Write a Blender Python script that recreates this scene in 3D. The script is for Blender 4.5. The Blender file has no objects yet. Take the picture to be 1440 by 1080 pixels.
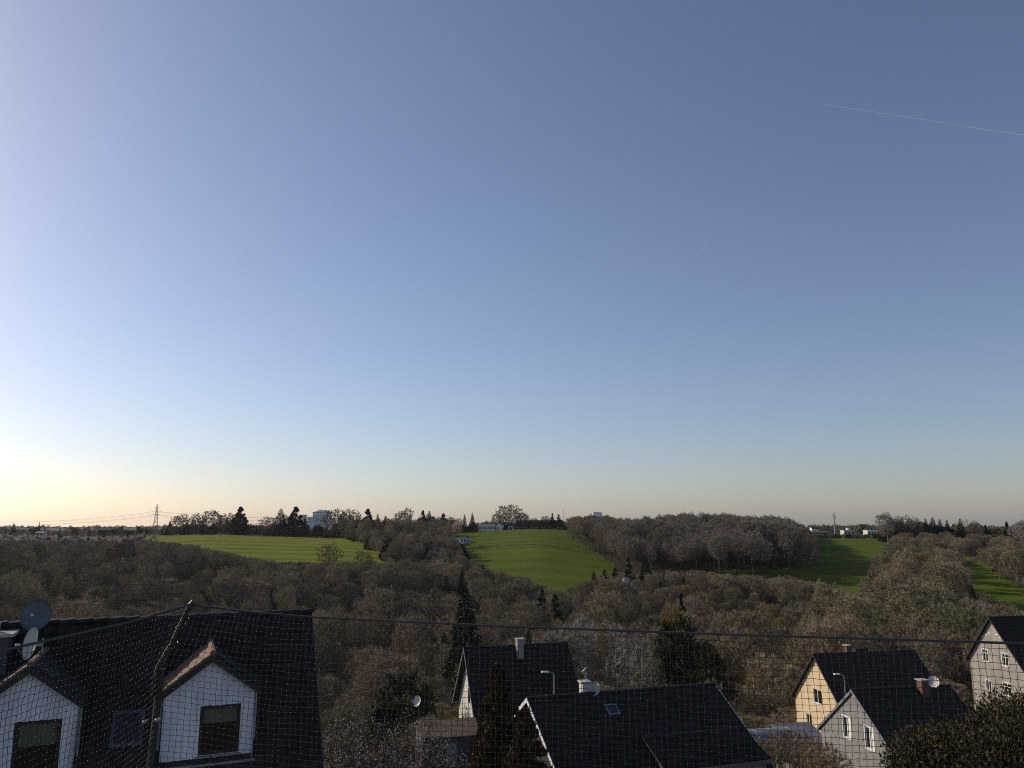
import bpy, math, random
import numpy as np
from mathutils import Vector, Matrix

R = math.radians
scene = bpy.context.scene
col = scene.collection

# ------------------------------------------------------------------ camera, sky, sun, exposure
PITCH = R(10.2)
FPX = 1082.0                      # focal length in pixels of a 1440 px wide picture
cam_d = bpy.data.cameras.new('camera')
cam_d.sensor_width = 36.0
cam_d.lens = 36.0 * FPX / 1440.0
cam_d.clip_start = 0.05
cam_d.clip_end = 120000.0
cam = bpy.data.objects.new('camera', cam_d)
cam.location = (0, 0, 0)          # eye level is z = 0 everywhere in this scene
cam.rotation_euler = (R(90) + PITCH, 0, 0)
col.objects.link(cam)
scene.camera = cam

SUN_AZ = R(-60.0)                 # measured from +Y towards +X (negative: to the left)
SUN_EL = R(24.5)
world = bpy.data.worlds.new('World')
scene.world = world
world.use_nodes = True
wn = world.node_tree
bg = wn.nodes['Background']
sky = wn.nodes.new('ShaderNodeTexSky')
sky.sky_type = 'NISHITA'
sky.sun_disc = False
sky.sun_elevation = SUN_EL
sky.sun_rotation = SUN_AZ
sky.altitude = 200.0
sky.air_density = 1.0
sky.dust_density = 0.85
sky.ozone_density = 3.0
tint = wn.nodes.new('ShaderNodeMix'); tint.data_type = 'RGBA'; tint.blend_type = 'MULTIPLY'; tint.inputs[0].default_value = 1.0
tint.inputs[7].default_value = (0.972, 0.918, 0.965, 1.0)
soft = wn.nodes.new('ShaderNodeHueSaturation'); soft.inputs['Saturation'].default_value = 0.90
wn.links.new(sky.outputs[0], soft.inputs['Color'])
wn.links.new(soft.outputs[0], tint.inputs[6])
wn.links.new(tint.outputs[2], bg.inputs[0])
bg.inputs[1].default_value = 0.110

sun_d = bpy.data.lights.new('sun', 'SUN')
sun_d.energy = 3.6
sun_d.angle = R(0.53)
sun_d.color = (1.0, 0.87, 0.70)
sun = bpy.data.objects.new('sun', sun_d)
sdir = Vector((math.sin(SUN_AZ) * math.cos(SUN_EL), math.cos(SUN_AZ) * math.cos(SUN_EL), math.sin(SUN_EL)))
sun.rotation_euler = sdir.to_track_quat('Z', 'Y').to_euler()
col.objects.link(sun)

vs = scene.view_settings
vs.view_transform = 'Standard'
vs.look = 'None'
vs.exposure = 0.0
vs.gamma = 1.0
vs.use_curve_mapping = False
scene.cycles.use_denoising = False
scene.cycles.filter_width = 1.0
scene.cycles.max_bounces = 6
scene.cycles.transparent_max_bounces = 12

# ------------------------------------------------------------------ picture geometry helpers
CP, SP = math.cos(PITCH), math.sin(PITCH)

def ray(px, py):
    a = (px - 720) / FPX
    b = (540 - py) / FPX
    return Vector((a, CP - SP * b, SP + CP * b))

def at(px, py, D):                # the point on that line of sight at D metres ahead
    r = ray(px, py)
    return r * (D / r.y)

def proj(x, y, z):
    f = y * CP + z * SP
    u = -y * SP + z * CP
    return 720 + FPX * x / f, 540 - FPX * u / f

def u_of(px):
    r = ray(px, 760)
    return r.x / r.y

def slope_of(py):                 # z / y along the middle of the picture
    r = ray(720, py)
    return r.z / r.y

# ------------------------------------------------------------------ scene bookkeeping helpers
def tag(o, label=None, cat=None, group=None, kind=None):
    if label: o['label'] = label
    if cat: o['category'] = cat
    if group: o['group'] = group
    if kind: o['kind'] = kind
    return o

def empty(name, loc, rz=0.0, label=None, cat=None, group=None):
    o = bpy.data.objects.new(name, None)
    o.empty_display_size = 0.2
    o.location = loc
    o.rotation_euler = (0, 0, rz)
    col.objects.link(o)
    return tag(o, label, cat, group)

def link_mesh(name, me, parent=None, loc=(0, 0, 0), rot=(0, 0, 0)):
    o = bpy.data.objects.new(name, me)
    o.location = loc
    o.rotation_euler = rot
    if parent: o.parent = parent
    col.objects.link(o)
    return o

def np_mesh(name, verts, faces, mats, mat_idx=None, smooth=False):
    """verts (n,3) array, faces: list of tuples or (m,k) array"""
    me = bpy.data.meshes.new(name)
    verts = np.asarray(verts, dtype=np.float32)
    if isinstance(faces, np.ndarray):
        m, k = faces.shape
        me.vertices.add(len(verts)); me.vertices.foreach_set('co', verts.ravel())
        me.loops.add(m * k); me.loops.foreach_set('vertex_index', faces.astype(np.int32).ravel())
        me.polygons.add(m)
        me.polygons.foreach_set('loop_start', np.arange(0, m * k, k, dtype=np.int32))
        if mat_idx is not None:
            me.polygons.foreach_set('material_index', np.asarray(mat_idx, dtype=np.int32))
        me.update(calc_edges=True)
        me.validate()
    else:
        me.from_pydata([tuple(map(float, v)) for v in verts], [], faces)
        if mat_idx is not None:
            me.polygons.foreach_set('material_index', np.asarray(mat_idx, dtype=np.int32))
    for mt in mats: me.materials.append(mt)
    if smooth:
        me.polygons.foreach_set('use_smooth', np.ones(len(me.polygons), dtype=bool))
    return me

class MB:
    def __init__(s): s.v = []; s.f = []
    def quad(s, a, b, c, d):
        n = len(s.v); s.v += [tuple(a), tuple(b), tuple(c), tuple(d)]; s.f.append((n, n+1, n+2, n+3)); return s
    def poly(s, pts):
        n = len(s.v); s.v += [tuple(p) for p in pts]; s.f.append(tuple(range(n, n + len(pts)))); return s
    def hexa(s, p):               # 8 corners: bottom loop then top loop
        n = len(s.v); s.v += [tuple(q) for q in p]
        for f in ((0,3,2,1),(4,5,6,7),(0,1,5,4),(1,2,6,5),(2,3,7,6),(3,0,4,7)):
            s.f.append(tuple(n + i for i in f))
        return s
    def box(s, x0, x1, y0, y1, z0, z1):
        return s.hexa([(x0,y0,z0),(x1,y0,z0),(x1,y1,z0),(x0,y1,z0),(x0,y0,z1),(x1,y0,z1),(x1,y1,z1),(x0,y1,z1)])
    def bar(s, a, b, w, h=None, up=(0,0,1)):
        a, b = Vector(a), Vector(b); d = (b - a).normalized(); up = Vector(up)
        if abs(d.dot(up)) > .98: up = Vector((0,1,0))
        x = d.cross(up).normalized() * (w / 2); y = x.cross(d).normalized() * ((h or w) / 2)
        return s.hexa([a-x-y, a+x-y, a+x+y, a-x+y, b-x-y, b+x-y, b+x+y, b-x+y])
    def tube(s, pts, r, n=8, caps=True):
        pts = [Vector(p) for p in pts]
        rr = r if isinstance(r, (list, tuple)) else [r] * len(pts)
        base = len(s.v); ref = None
        for i, p in enumerate(pts):
            d = (pts[min(i+1, len(pts)-1)] - pts[max(i-1, 0)]).normalized()
            if ref is None:
                ref = Vector((0,0,1)) if abs(d.z) < .9 else Vector((1,0,0))
            x = d.cross(ref).normalized(); y = x.cross(d).normalized(); ref = y if abs(y.dot(d)) < .9 else ref
            for k in range(n):
                a = 2 * math.pi * k / n
                s.v.append(tuple(p + (x * math.cos(a) + y * math.sin(a)) * rr[i]))
        for i in range(len(pts) - 1):
            for k in range(n):
                a = base + i*n + k; b = base + i*n + (k+1) % n
                s.f.append((a, b, b+n, a+n))
        if caps:
            s.f.append(tuple(base + k for k in reversed(range(n))))
            s.f.append(tuple(base + (len(pts)-1)*n + k for k in range(n)))
        return s
    def mesh(s, name, m, smooth=False):
        return np_mesh(name, s.v, s.f, [m] if m else [], smooth=smooth)
    def build(s, name, m, parent=None, loc=(0,0,0), rot=(0,0,0), smooth=False):
        return link_mesh(name, s.mesh(name, m, smooth), parent, loc, rot)

# ------------------------------------------------------------------ materials
def new_mat(name):
    m = bpy.data.materials.new(name); m.use_nodes = True
    return m, m.node_tree.nodes, m.node_tree.links, m.node_tree.nodes['Principled BSDF']

def mat(name, c, rough=.8, var=.25, scale=3.0, bump=0.0, spec=.3, metal=0.0, c2=None, rnd=0.0, coord='Object', stretch=(1,1,1)):
    """colour c varied by noise towards c2 (or darker), optional bump and per-object value shift"""
    m, N, L, b = new_mat(name)
    tc = N.new('ShaderNodeTexCoord'); mp = N.new('ShaderNodeMapping'); mp.inputs['Scale'].default_value = stretch
    L.new(tc.outputs[coord], mp.inputs[0])
    nz = N.new('ShaderNodeTexNoise'); nz.inputs['Scale'].default_value = scale; nz.inputs['Detail'].default_value = 6; nz.inputs['Roughness'].default_value = .65
    L.new(mp.outputs[0], nz.inputs['Vector'])
    cr = N.new('ShaderNodeValToRGB')
    d = c2 or tuple(max(0, x * (1 - var)) for x in c)
    u = c if c2 else tuple(min(1, x * (1 + var * .6)) for x in c)
    cr.color_ramp.elements[0].position = .32; cr.color_ramp.elements[0].color = (*d, 1)
    cr.color_ramp.elements[1].position = .68; cr.color_ramp.elements[1].color = (*u, 1)
    L.new(nz.outputs['Fac'], cr.inputs[0])
    out = cr.outputs[0]
    if rnd:
        oi = N.new('ShaderNodeObjectInfo'); mr = N.new('ShaderNodeMapRange')
        mr.inputs['To Min'].default_value = 1 - rnd; mr.inputs['To Max'].default_value = 1 + rnd
        L.new(oi.outputs['Random'], mr.inputs['Value'])
        hs = N.new('ShaderNodeHueSaturation'); L.new(mr.outputs[0], hs.inputs['Value']); L.new(out, hs.inputs['Color']); out = hs.outputs[0]
    L.new(out, b.inputs['Base Color'])
    b.inputs['Roughness'].default_value = rough; b.inputs['Specular IOR Level'].default_value = spec; b.inputs['Metallic'].default_value = metal
    if bump:
        n2 = N.new('ShaderNodeTexNoise'); n2.inputs['Scale'].default_value = scale * 6; n2.inputs['Detail'].default_value = 4
        L.new(mp.outputs[0], n2.inputs['Vector'])
        bp = N.new('ShaderNodeBump'); bp.inputs['Strength'].default_value = bump; bp.inputs['Distance'].default_value = .03
        L.new(n2.outputs['Fac'], bp.inputs['Height']); L.new(bp.outputs[0], b.inputs['Normal'])
    return m

def twig_mat(name, stops, rough=.95, trans=0.0):
    """crown colour picked per tree from a ramp"""
    m, N, L, b = new_mat(name)
    oi = N.new('ShaderNodeObjectInfo'); cr = N.new('ShaderNodeValToRGB'); cr.color_ramp.interpolation = 'LINEAR'
    el = cr.color_ramp.elements
    while len(el) < len(stops): el.new(.5)
    for i, c in enumerate(stops):
        el[i].position = i / max(1, len(stops) - 1); el[i].color = (*c, 1)
    L.new(oi.outputs['Random'], cr.inputs[0])
    tc = N.new('ShaderNodeTexCoord'); nz = N.new('ShaderNodeTexNoise'); nz.inputs['Scale'].default_value = .9; nz.inputs['Detail'].default_value = 3
    L.new(tc.outputs['Object'], nz.inputs['Vector'])
    mr = N.new('ShaderNodeMapRange'); mr.inputs['From Min'].default_value = .3; mr.inputs['From Max'].default_value = .7
    mr.inputs['To Min'].default_value = .7; mr.inputs['To Max'].default_value = 1.3
    L.new(nz.outputs['Fac'], mr.inputs['Value'])
    hs = N.new('ShaderNodeHueSaturation'); L.new(mr.outputs[0], hs.inputs['Value']); L.new(cr.outputs[0], hs.inputs['Color'])
    L.new(hs.outputs[0], b.inputs['Base Color'])
    b.inputs['Roughness'].default_value = rough; b.inputs['Specular IOR Level'].default_value = .02
    if trans:
        out = N['Material Output']; tl = N.new('ShaderNodeBsdfTranslucent'); L.new(hs.outputs[0], tl.inputs[0])
        mx = N.new('ShaderNodeMixShader'); mx.inputs[0].default_value = trans
        L.new(b.outputs[0], mx.inputs[1]); L.new(tl.outputs[0], mx.inputs[2]); L.new(mx.outputs[0], out.inputs['Surface'])
    return m

def field_mat(name, c1, c2, ang, pitch, amt):
    m, N, L, b = new_mat(name)
    tc = N.new('ShaderNodeTexCoord'); mp = N.new('ShaderNodeMapping'); mp.inputs['Rotation'].default_value = (0, 0, ang)
    L.new(tc.outputs['Object'], mp.inputs[0])
    wv = N.new('ShaderNodeTexWave'); wv.bands_direction = 'Y'; wv.inputs['Scale'].default_value = 2 * math.pi / (20 * pitch) * 1.0
    wv.inputs['Distortion'].default_value = .5; wv.inputs['Detail'].default_value = 2; wv.inputs['Detail Scale'].default_value = .4
    L.new(mp.outputs[0], wv.inputs[0])
    n1 = N.new('ShaderNodeTexNoise'); n1.inputs['Scale'].default_value = .018; n1.inputs['Detail'].default_value = 5; L.new(tc.outputs['Object'], n1.inputs[0])
    n2 = N.new('ShaderNodeTexNoise'); n2.inputs['Scale'].default_value = .6; n2.inputs['Detail'].default_value = 5; L.new(tc.outputs['Object'], n2.inputs[0])
    a = N.new('ShaderNodeMath'); a.operation = 'MULTIPLY'; a.inputs[1].default_value = amt; L.new(wv.outputs['Fac'], a.inputs[0])
    s = N.new('ShaderNodeMath'); s.operation = 'MULTIPLY_ADD'; s.inputs[1].default_value = .75; L.new(n1.outputs['Fac'], s.inputs[0]); L.new(a.outputs[0], s.inputs[2])
    s2 = N.new('ShaderNodeMath'); s2.operation = 'MULTIPLY_ADD'; s2.inputs[1].default_value = .35; L.new(n2.outputs['Fac'], s2.inputs[0]); L.new(s.outputs[0], s2.inputs[2])
    cr = N.new('ShaderNodeValToRGB'); cr.color_ramp.elements[0].position = .35; cr.color_ramp.elements[0].color = (*c1, 1)
    cr.color_ramp.elements[1].position = .85; cr.color_ramp.elements[1].color = (*c2, 1)
    L.new(s2.outputs[0], cr.inputs[0]); L.new(cr.outputs[0], b.inputs['Base Color'])
    b.inputs['Roughness'].default_value = 1.0; b.inputs['Specular IOR Level'].default_value = .02
    bp = N.new('ShaderNodeBump'); bp.inputs['Strength'].default_value = .6; bp.inputs['Distance'].default_value = .25
    L.new(n2.outputs['Fac'], bp.inputs['Height']); L.new(bp.outputs[0], b.inputs['Normal'])
    return m

M = {}
M['litter'] = mat('leaf_litter', (.075, .058, .036), .95, scale=.12, c2=(.040, .040, .020), bump=.5, spec=.1)
M['plateau'] = mat('far_land', (.060, .070, .030), .95, scale=.01, c2=(.045, .040, .028), spec=.1)
M['field_a'] = field_mat('spring_grass_striped', (.064, .104, .008), (.172, .184, .022), R(8), 23.0, .50)
M['field_b'] = field_mat('meadow_grass', (.058, .100, .009), (.112, .134, .020), R(5), 30.0, .25)
M['field_c'] = field_mat('pasture_grass', (.058, .098, .009), (.108, .134, .020), R(-6), 14.0, .25)
M['bark'] = mat('bark_brown', (.215, .185, .150), .95, var=.4, scale=2, bump=.4, spec=.1, rnd=.25)
M['bark_beech'] = mat('bark_beech', (.120, .105, .088), .95, var=.4, scale=2, spec=.05)
M['bark_pale'] = mat('bark_pale', (.30, .27, .23), .9, var=.4, scale=2, bump=.3, spec=.1)
M['bark_dark'] = mat('bark_dark', (.060, .050, .042), .95, var=.4, scale=2, spec=.1)
M['twig'] = twig_mat('twigs_brown', [(.360,.278,.182), (.215,.182,.126), (.370,.290,.186), (.180,.154,.108), (.390,.300,.200), (.320,.285,.158), (.225,.175,.124)])
M['twig_beech'] = twig_mat('twigs_beech', [(.310,.250,.190), (.260,.222,.172), (.330,.260,.200)])
M['twig_dark2'] = twig_mat('twigs_umber', [(.150,.125,.092), (.130,.112,.085)])
M['twig_dark'] = twig_mat('twigs_dark', [(.085,.068,.052), (.075,.062,.050)])
M['twig_green'] = twig_mat('twigs_budding', [(.235,.218,.120), (.262,.240,.130), (.225,.200,.120)])
M['twig_gold'] = twig_mat('twigs_golden', [(.290,.220,.095), (.320,.250,.110)])
M['twig_pale'] = twig_mat('twigs_pale', [(.370,.325,.275), (.330,.300,.250)])
M['twig_red'] = twig_mat('twigs_reddish', [(.270,.205,.155), (.255,.200,.150)])
M['needle'] = twig_mat('needles_dark', [(.020,.032,.020), (.028,.040,.024), (.018,.030,.022)])
M['needle_gold'] = twig_mat('foliage_bronze', [(.085,.060,.026), (.075,.060,.028)], trans=.25)
M['leaf_ever'] = twig_mat('leaves_evergreen', [(.030,.042,.018), (.040,.052,.022)])
M['leaf_olive'] = twig_mat('leaves_olive', [(.070,.075,.026), (.085,.080,.030)], trans=.2)
M['blossom'] = twig_mat('blossom_cream', [(.62,.56,.42), (.70,.66,.55)], trans=.2)
M['blossom_pink'] = twig_mat('blossom_pink', [(.60,.46,.40), (.55,.42,.36)], trans=.2)
M['tile'] = mat('roof_tile_anthracite', (.034, .031, .027), .66, c2=(.0125, .0115, .0105), scale=2.2, bump=.15, spec=.22, rnd=.25)
M['tile_brown'] = mat('roof_tile_dark_brown', (.030, .022, .021), .65, var=.45, scale=1.2, bump=.15, spec=.3)
M['tile_tan'] = mat('sunlit_brown_tile', (.200, .128, .085), .8, var=.35, scale=5, bump=.2)  # brown with the tan of sunlight on the dormers painted in
M['underlay'] = mat('roof_slab_dark', (.024, .024, .026), .8, var=.2)
M['render_white'] = mat('white_render', (.70, .70, .71), .9, var=.20, scale=1.8, bump=.2, stretch=(1, 1, .3))
M['render_cream'] = mat('cream_render', (.60, .57, .50), .9, var=.22, scale=1.6, bump=.15, stretch=(1, 1, .25))
M['render_yellow'] = mat('yellow_render', (.66, .51, .32), .9, var=.22, scale=1.3, bump=.15, stretch=(1, 1, .25))
M['render_grey'] = mat('grey_beige_render', (.34, .31, .27), .9, var=.28, scale=1.3, bump=.15, stretch=(1, 1, .25))
M['slate_wall'] = mat('slate_cladding', (.25, .235, .222), .7, var=.3, scale=2.2, bump=.3)
M['white_paint'] = mat('white_paint', (.76, .75, .72), .5, var=.06)
M['grey_paint'] = mat('grey_paint', (.30, .30, .31), .5, var=.1)
M['dark_paint'] = mat('dark_brown_frame', (.030, .026, .024), .4, var=.2)
M['black_metal'] = mat('dark_metal', (.040, .040, .042), .45, var=.3, metal=.3)
M['zinc'] = mat('zinc_sheet', (.32, .33, .35), .45, var=.2, metal=.7)
M['dish_white'] = mat('dish_pale', (.62, .60, .55), .5, var=.12, scale=4)
M['dish_shaded'] = mat('dish_shaded', (.105, .125, .14), .5, var=.15, scale=4)  # dark grey-blue holds the shade of the dish turned from the sun
M['slate_dark'] = mat('dark_slate', (.075, .080, .092), .7, var=.3, scale=4, bump=.2)
M['brick'] = mat('chimney_brick', (.15, .085, .062), .9, var=.4, scale=8, bump=.3)
M['concrete'] = mat('concrete', (.42, .40, .37), .9, var=.2, scale=3, bump=.2)
M['pole'] = mat('weathered_pole', (.034, .027, .022), .5, var=.45, scale=30, spec=.4)
M['net'] = mat('net_twine', (.016, .014, .013), .36, var=.2, scale=40, spec=.32)
M['rope'] = mat('net_border_rope', (.050, .048, .046), .6, var=.3, scale=60)
M['steel'] = mat('pylon_steel', (.20, .20, .20), .6, var=.1)
M['facade'] = mat('far_facade', (.74, .76, .80), .6, var=.06, scale=.05)
M['reflection_olive'] = mat('olive_reflection', (.115, .110, .082), .8, var=.2, scale=2)  # olive tone of the reflection painted on the dormer panes
M['curtain'] = mat('white_blind', (.80, .78, .72), .8, var=.05)
M['sheet'] = mat('pale_sheeting', (.20, .20, .21), .5, var=.25, scale=1.5)
def glass_mat(name, c, rough=.06):
    m, N, L, b = new_mat(name)
    b.inputs['Base Color'].default_value = (*c, 1); b.inputs['Roughness'].default_value = rough; b.inputs['Specular IOR Level'].default_value = .6
    nz = N.new('ShaderNodeTexNoise'); nz.inputs['Scale'].default_value = 1.3; bp = N.new('ShaderNodeBump'); bp.inputs['Strength'].default_value = .05
    L.new(nz.outputs['Fac'], bp.inputs['Height']); L.new(bp.outputs[0], b.inputs['Normal'])
    return m
M['cladding'] = mat('dark_wood_cladding', (.045, .036, .030), .8, var=.3, scale=3)
M['bronze_leaf'] = mat('sprays_bronze_green', (.115, .080, .032), .8, scale=.55, c2=(.020, .026, .012), spec=.15)
M['bronze_bright'] = mat('sprays_bronze', (.150, .088, .032), .8, scale=.8, c2=(.018, .024, .012), spec=.15)
M['bud'] = twig_mat('pale_buds', [(.36,.31,.25), (.42,.36,.29)])
M['trail'] = None
M['glass'] = glass_mat('window_glass', (.018, .018, .018))
M['glass_blue'] = glass_mat('roof_window_glass', (.012, .016, .024), .25)

# ------------------------------------------------------------------ terrain: a valley with fields on the far slope
COLS = [-260, 110, 300, 480, 620, 760, 900, 1050, 1200, 1330, 1550]
DN = [0, 15, 30, 60, 100, 160, 230, 300]
ZN = {'c': [-9.5, -11, -13.2, -21, -29, -37.5, -43, -43.5],
      'r': [-9.5, -11, -13, -19, -23, -28, -31.5, -32.5],
      'l': [-9.5, -11, -13.2, -21, -29, -37, -41, -40]}
FAR = {-260: [(380,752),(450,747),(520,745),(600,744),(680,744)],
       110: [(380,828),(450,808),(520,787),(600,768),(680,756)],
       300: [(380,815),(450,797),(520,775),(600,758),(680,751.5)],
       480: [(380,813),(450,798),(520,776),(600,763),(680,757)],
       620: [(400,828),(480,798),(550,776),(620,760),(700,749)],
       760: [(400,829),(480,786),(550,765),(620,751),(700,743.5)],
       900: [(400,836),(450,814),(550,785),(620,767),(700,751)],
       1050: [(400,824),(440,808),(550,780),(620,767),(700,757)],
       1200: [(380,834),(420,817),(480,790),(550,771),(640,759)],
       1330: [(380,813),(450,795),(550,776),(640,763),(700,758)],
       1550: [(380,806),(450,790),(550,773),(640,763),(700,758)]}
DG = np.concatenate([np.arange(0, 120, 4.0), np.arange(120, 760, 4.0), np.geomspace(760, 9000, 40)])
prof = []
for c in COLS:
    key = 'r' if c >= 1330 else ('l' if c <= 300 else 'c')
    d = list(DN); z = list(ZN[key])
    if c == -260: z = [-9.5, -11, -13.2, -19, -24, -25, -18, -10]  # out-of-view left hill, raised to put the left wood in shade
    if c == 1200: z = [(a + b) / 2 for a, b in zip(ZN['c'], ZN['r'])]
    for D, py in FAR[c]:
        d.append(D); z.append(slope_of(py) * D)
    zl = z[-1]
    d += [900, 1500, 4000, 9000]; z += [zl - 2.5, zl - 4, zl - 14, zl - 40]
    prof.append(np.interp(DG, d, z))
prof = np.array(prof)
UC = np.array([u_of(c) for c in COLS])
UG = np.concatenate([np.linspace(-1.6, -0.82, 24, endpoint=False), np.linspace(-.82, .82, 260), np.linspace(.82, 1.6, 25)[1:]])
ZG = np.empty((len(UG), len(DG)))
for j in range(len(DG)):
    ZG[:, j] = np.interp(UG, UC, prof[:, j])
ker = np.exp(-np.linspace(-2, 2, 9) ** 2); ker /= ker.sum()
for _ in range(2):
    pad = np.pad(ZG, ((0, 0), (4, 4)), 'edge'); ZG = sum(ker[k] * pad[:, k:k + ZG.shape[1]] for k in range(9))
    pad = np.pad(ZG, ((4, 4), (0, 0)), 'edge'); ZG = sum(ker[k] * pad[k:k + ZG.shape[0], :] for k in range(9))
def ground(x, y):
    y = max(y, 0.5)
    # sheet spreads as x = u * (y + 40)
    u = x / (y + 0.0) if y > 40 else x / 40.0
    u = min(max(u, UG[0]), UG[-1])
    i = min(max(np.searchsorted(UG, u) - 1, 0), len(UG) - 2); j = min(max(np.searchsorted(DG, y) - 1, 0), len(DG) - 2)
    a = (u - UG[i]) / (UG[i+1] - UG[i]); b = (y - DG[j]) / (DG[j+1] - DG[j])
    return float((1-a)*(1-b)*ZG[i,j] + a*(1-b)*ZG[i+1,j] + (1-a)*b*ZG[i,j+1] + a*b*ZG[i+1,j+1])

FIELDS = {
 'a': [(200,756),(330,748),(490,755),(530,772),(575,808),(440,815),(350,800),(290,782),(240,770)],
 'b': [(622,744),(640,740),(800,739),(806,755),(830,770),(868,797),(862,808),(830,820),(790,842),(770,838),(720,820),(680,812),(640,790),(640,765)],
 'c': [(1140,752),(1265,757),(1245,778),(1232,800),(1222,842),(1160,832),(1100,816),(1020,812),(1020,800),(1100,800),(1140,785)],
 'd': [(1355,780),(1395,796),(1420,818),(1500,838),(1500,880),(1400,862),(1335,826),(1335,802)],
}
VIS = {
 'a': [(222,757),(340,751),(480,758),(520,776),(536,787),(440,788),(375,781),(320,771),(270,762)],
 'b': [(632,745),(795,743),(799,757),(812,767),(830,777),(855,796),(856,802),(828,810),(790,829),(776,828),(738,806),(695,799),(660,782),(662,770),(642,757)],
 'c': [(1149,759),(1248,764),(1233,777),(1222,790),(1218,805),(1206,828),(1172,822),(1112,808),(1040,806),(1100,803),(1150,790)],
 'd': [(1368,793),(1388,803),(1412,825),(1440,840),(1440,858),(1400,848),(1350,816),(1352,808)],
}
def inside(p, poly):
    x, y = p; r = False; n = len(poly)
    for i in range(n):
        x1, y1 = poly[i]; x2, y2 = poly[(i+1) % n]
        if (y1 > y) != (y2 > y) and x < (x2 - x1) * (y - y1) / (y2 - y1) + x1: r = not r
    return r
TV = np.empty((len(UG) * len(DG), 3), dtype=np.float32)
rng = np.random.default_rng(4)
nD = len(DG)
for i, u in enumerate(UG):
    yy = DG; xs = u * np.maximum(yy, 40.0)
    TV[i*nD:(i+1)*nD, 0] = xs; TV[i*nD:(i+1)*nD, 1] = yy; TV[i*nD:(i+1)*nD, 2] = ZG[i]
TV[:, 2] += rng.normal(0, .06, len(TV)) * (TV[:, 1] > 20)
faces = {k: [] for k in ('g', 'p', 'a', 'b', 'c', 'd')}
for i in range(len(UG) - 1):
    um = (UG[i] + UG[i+1]) / 2
    for j in range(nD - 1):
        f = (i*nD + j, (i+1)*nD + j, (i+1)*nD + j + 1, i*nD + j + 1)
        ym = (DG[j] + DG[j+1]) / 2; key = 'g'
        if ym > 725: key = 'p'
        elif ym > 250 and abs(um) < .82:
            q = proj(um * ym, ym, (ZG[i, j] + ZG[i+1, j+1]) / 2)
            for k, poly in FIELDS.items():
                if inside(q, poly): key = k
        faces[key].append(f)
def sub_mesh(name, fl, m):
    fa = np.array(fl); used, inv = np.unique(fa, return_inverse=True)
    me = np_mesh(name, TV[used], inv.reshape(fa.shape), [m], smooth=True)
    return link_mesh(name, me)
tag(sub_mesh('ground', faces['g'], M['litter']), 'brown leaf-littered ground of the valley and its wooded slopes', 'ground', kind='structure')
tag(sub_mesh('terrain', faces['p'], M['plateau']), 'flat plateau running from the field crests to the horizon', 'terrain', kind='structure')
tag(sub_mesh('field', faces['a'], M['field_a']), 'bright striped green field above the dark wood, under the power pylon side of skyline', 'field', kind='structure')
tag(sub_mesh('field', faces['b'], M['field_b']), 'wide smooth green meadow falling between two woods below the farmhouse', 'field', kind='structure')
tag(sub_mesh('field', faces['c'], M['field_c']), 'green pasture half in shadow beside the tall beech wood and white telecom mast', 'field', kind='structure')
tag(sub_mesh('field', faces['d'], M['field_c']), 'shaded dark green strip of grass above the grey house with white windows', 'field', kind='structure')

# ------------------------------------------------------------------ tree prototypes
def tubes_np(p0, p1, r0, r1, n):
    """prisms for many segments at once -> verts, faces"""
    p0, p1 = np.asarray(p0, float), np.asarray(p1, float); m = len(p0)
    d = p1 - p0; d /= np.maximum(np.linalg.norm(d, axis=1), 1e-6)[:, None]
    ref = np.where(np.abs(d[:, 2:3]) < .9, np.array([[0., 0, 1]]), np.array([[1., 0, 0]]))
    x = np.cross(d, ref); x /= np.linalg.norm(x, axis=1)[:, None]; y = np.cross(x, d)
    V = np.empty((m, 2 * n, 3))
    for k in range(n):
        a = 2 * math.pi * k / n
        o = x * math.cos(a) + y * math.sin(a)
        V[:, k] = p0 + o * np.asarray(r0)[:, None]; V[:, n + k] = p1 + o * np.asarray(r1)[:, None]
    base = (np.arange(m) * 2 * n)[:, None]; Fs = []
    for k in range(n):
        k2 = (k + 1) % n
        Fs.append(np.concatenate([base + k, base + k2, base + n + k2], 1)); Fs.append(np.concatenate([base + k, base + n + k2, base + n + k], 1))
    return V.reshape(-1, 3), np.concatenate(Fs)

def blades(p, d, ln, w, rg):
    """one thin triangle per twig"""
    m = len(p); q = rg.normal(size=(m, 3)); s = np.cross(d, q); s /= np.maximum(np.linalg.norm(s, axis=1), 1e-6)[:, None]
    V = np.empty((m, 3, 3)); V[:, 0] = p - s * (w / 2)[:, None]; V[:, 1] = p + s * (w / 2)[:, None]; V[:, 2] = p + d * ln[:, None]
    return V.reshape(-1, 3), np.arange(m * 3).reshape(m, 3)

def merge(parts):
    vs_, fs_, n = [], [], 0
    for v, f in parts:
        vs_.append(v); fs_.append(f + n); n += len(v)
    return np.concatenate(vs_), np.concatenate(fs_)

def unit(a): return a / np.maximum(np.linalg.norm(a, axis=1), 1e-6)[:, None]

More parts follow.
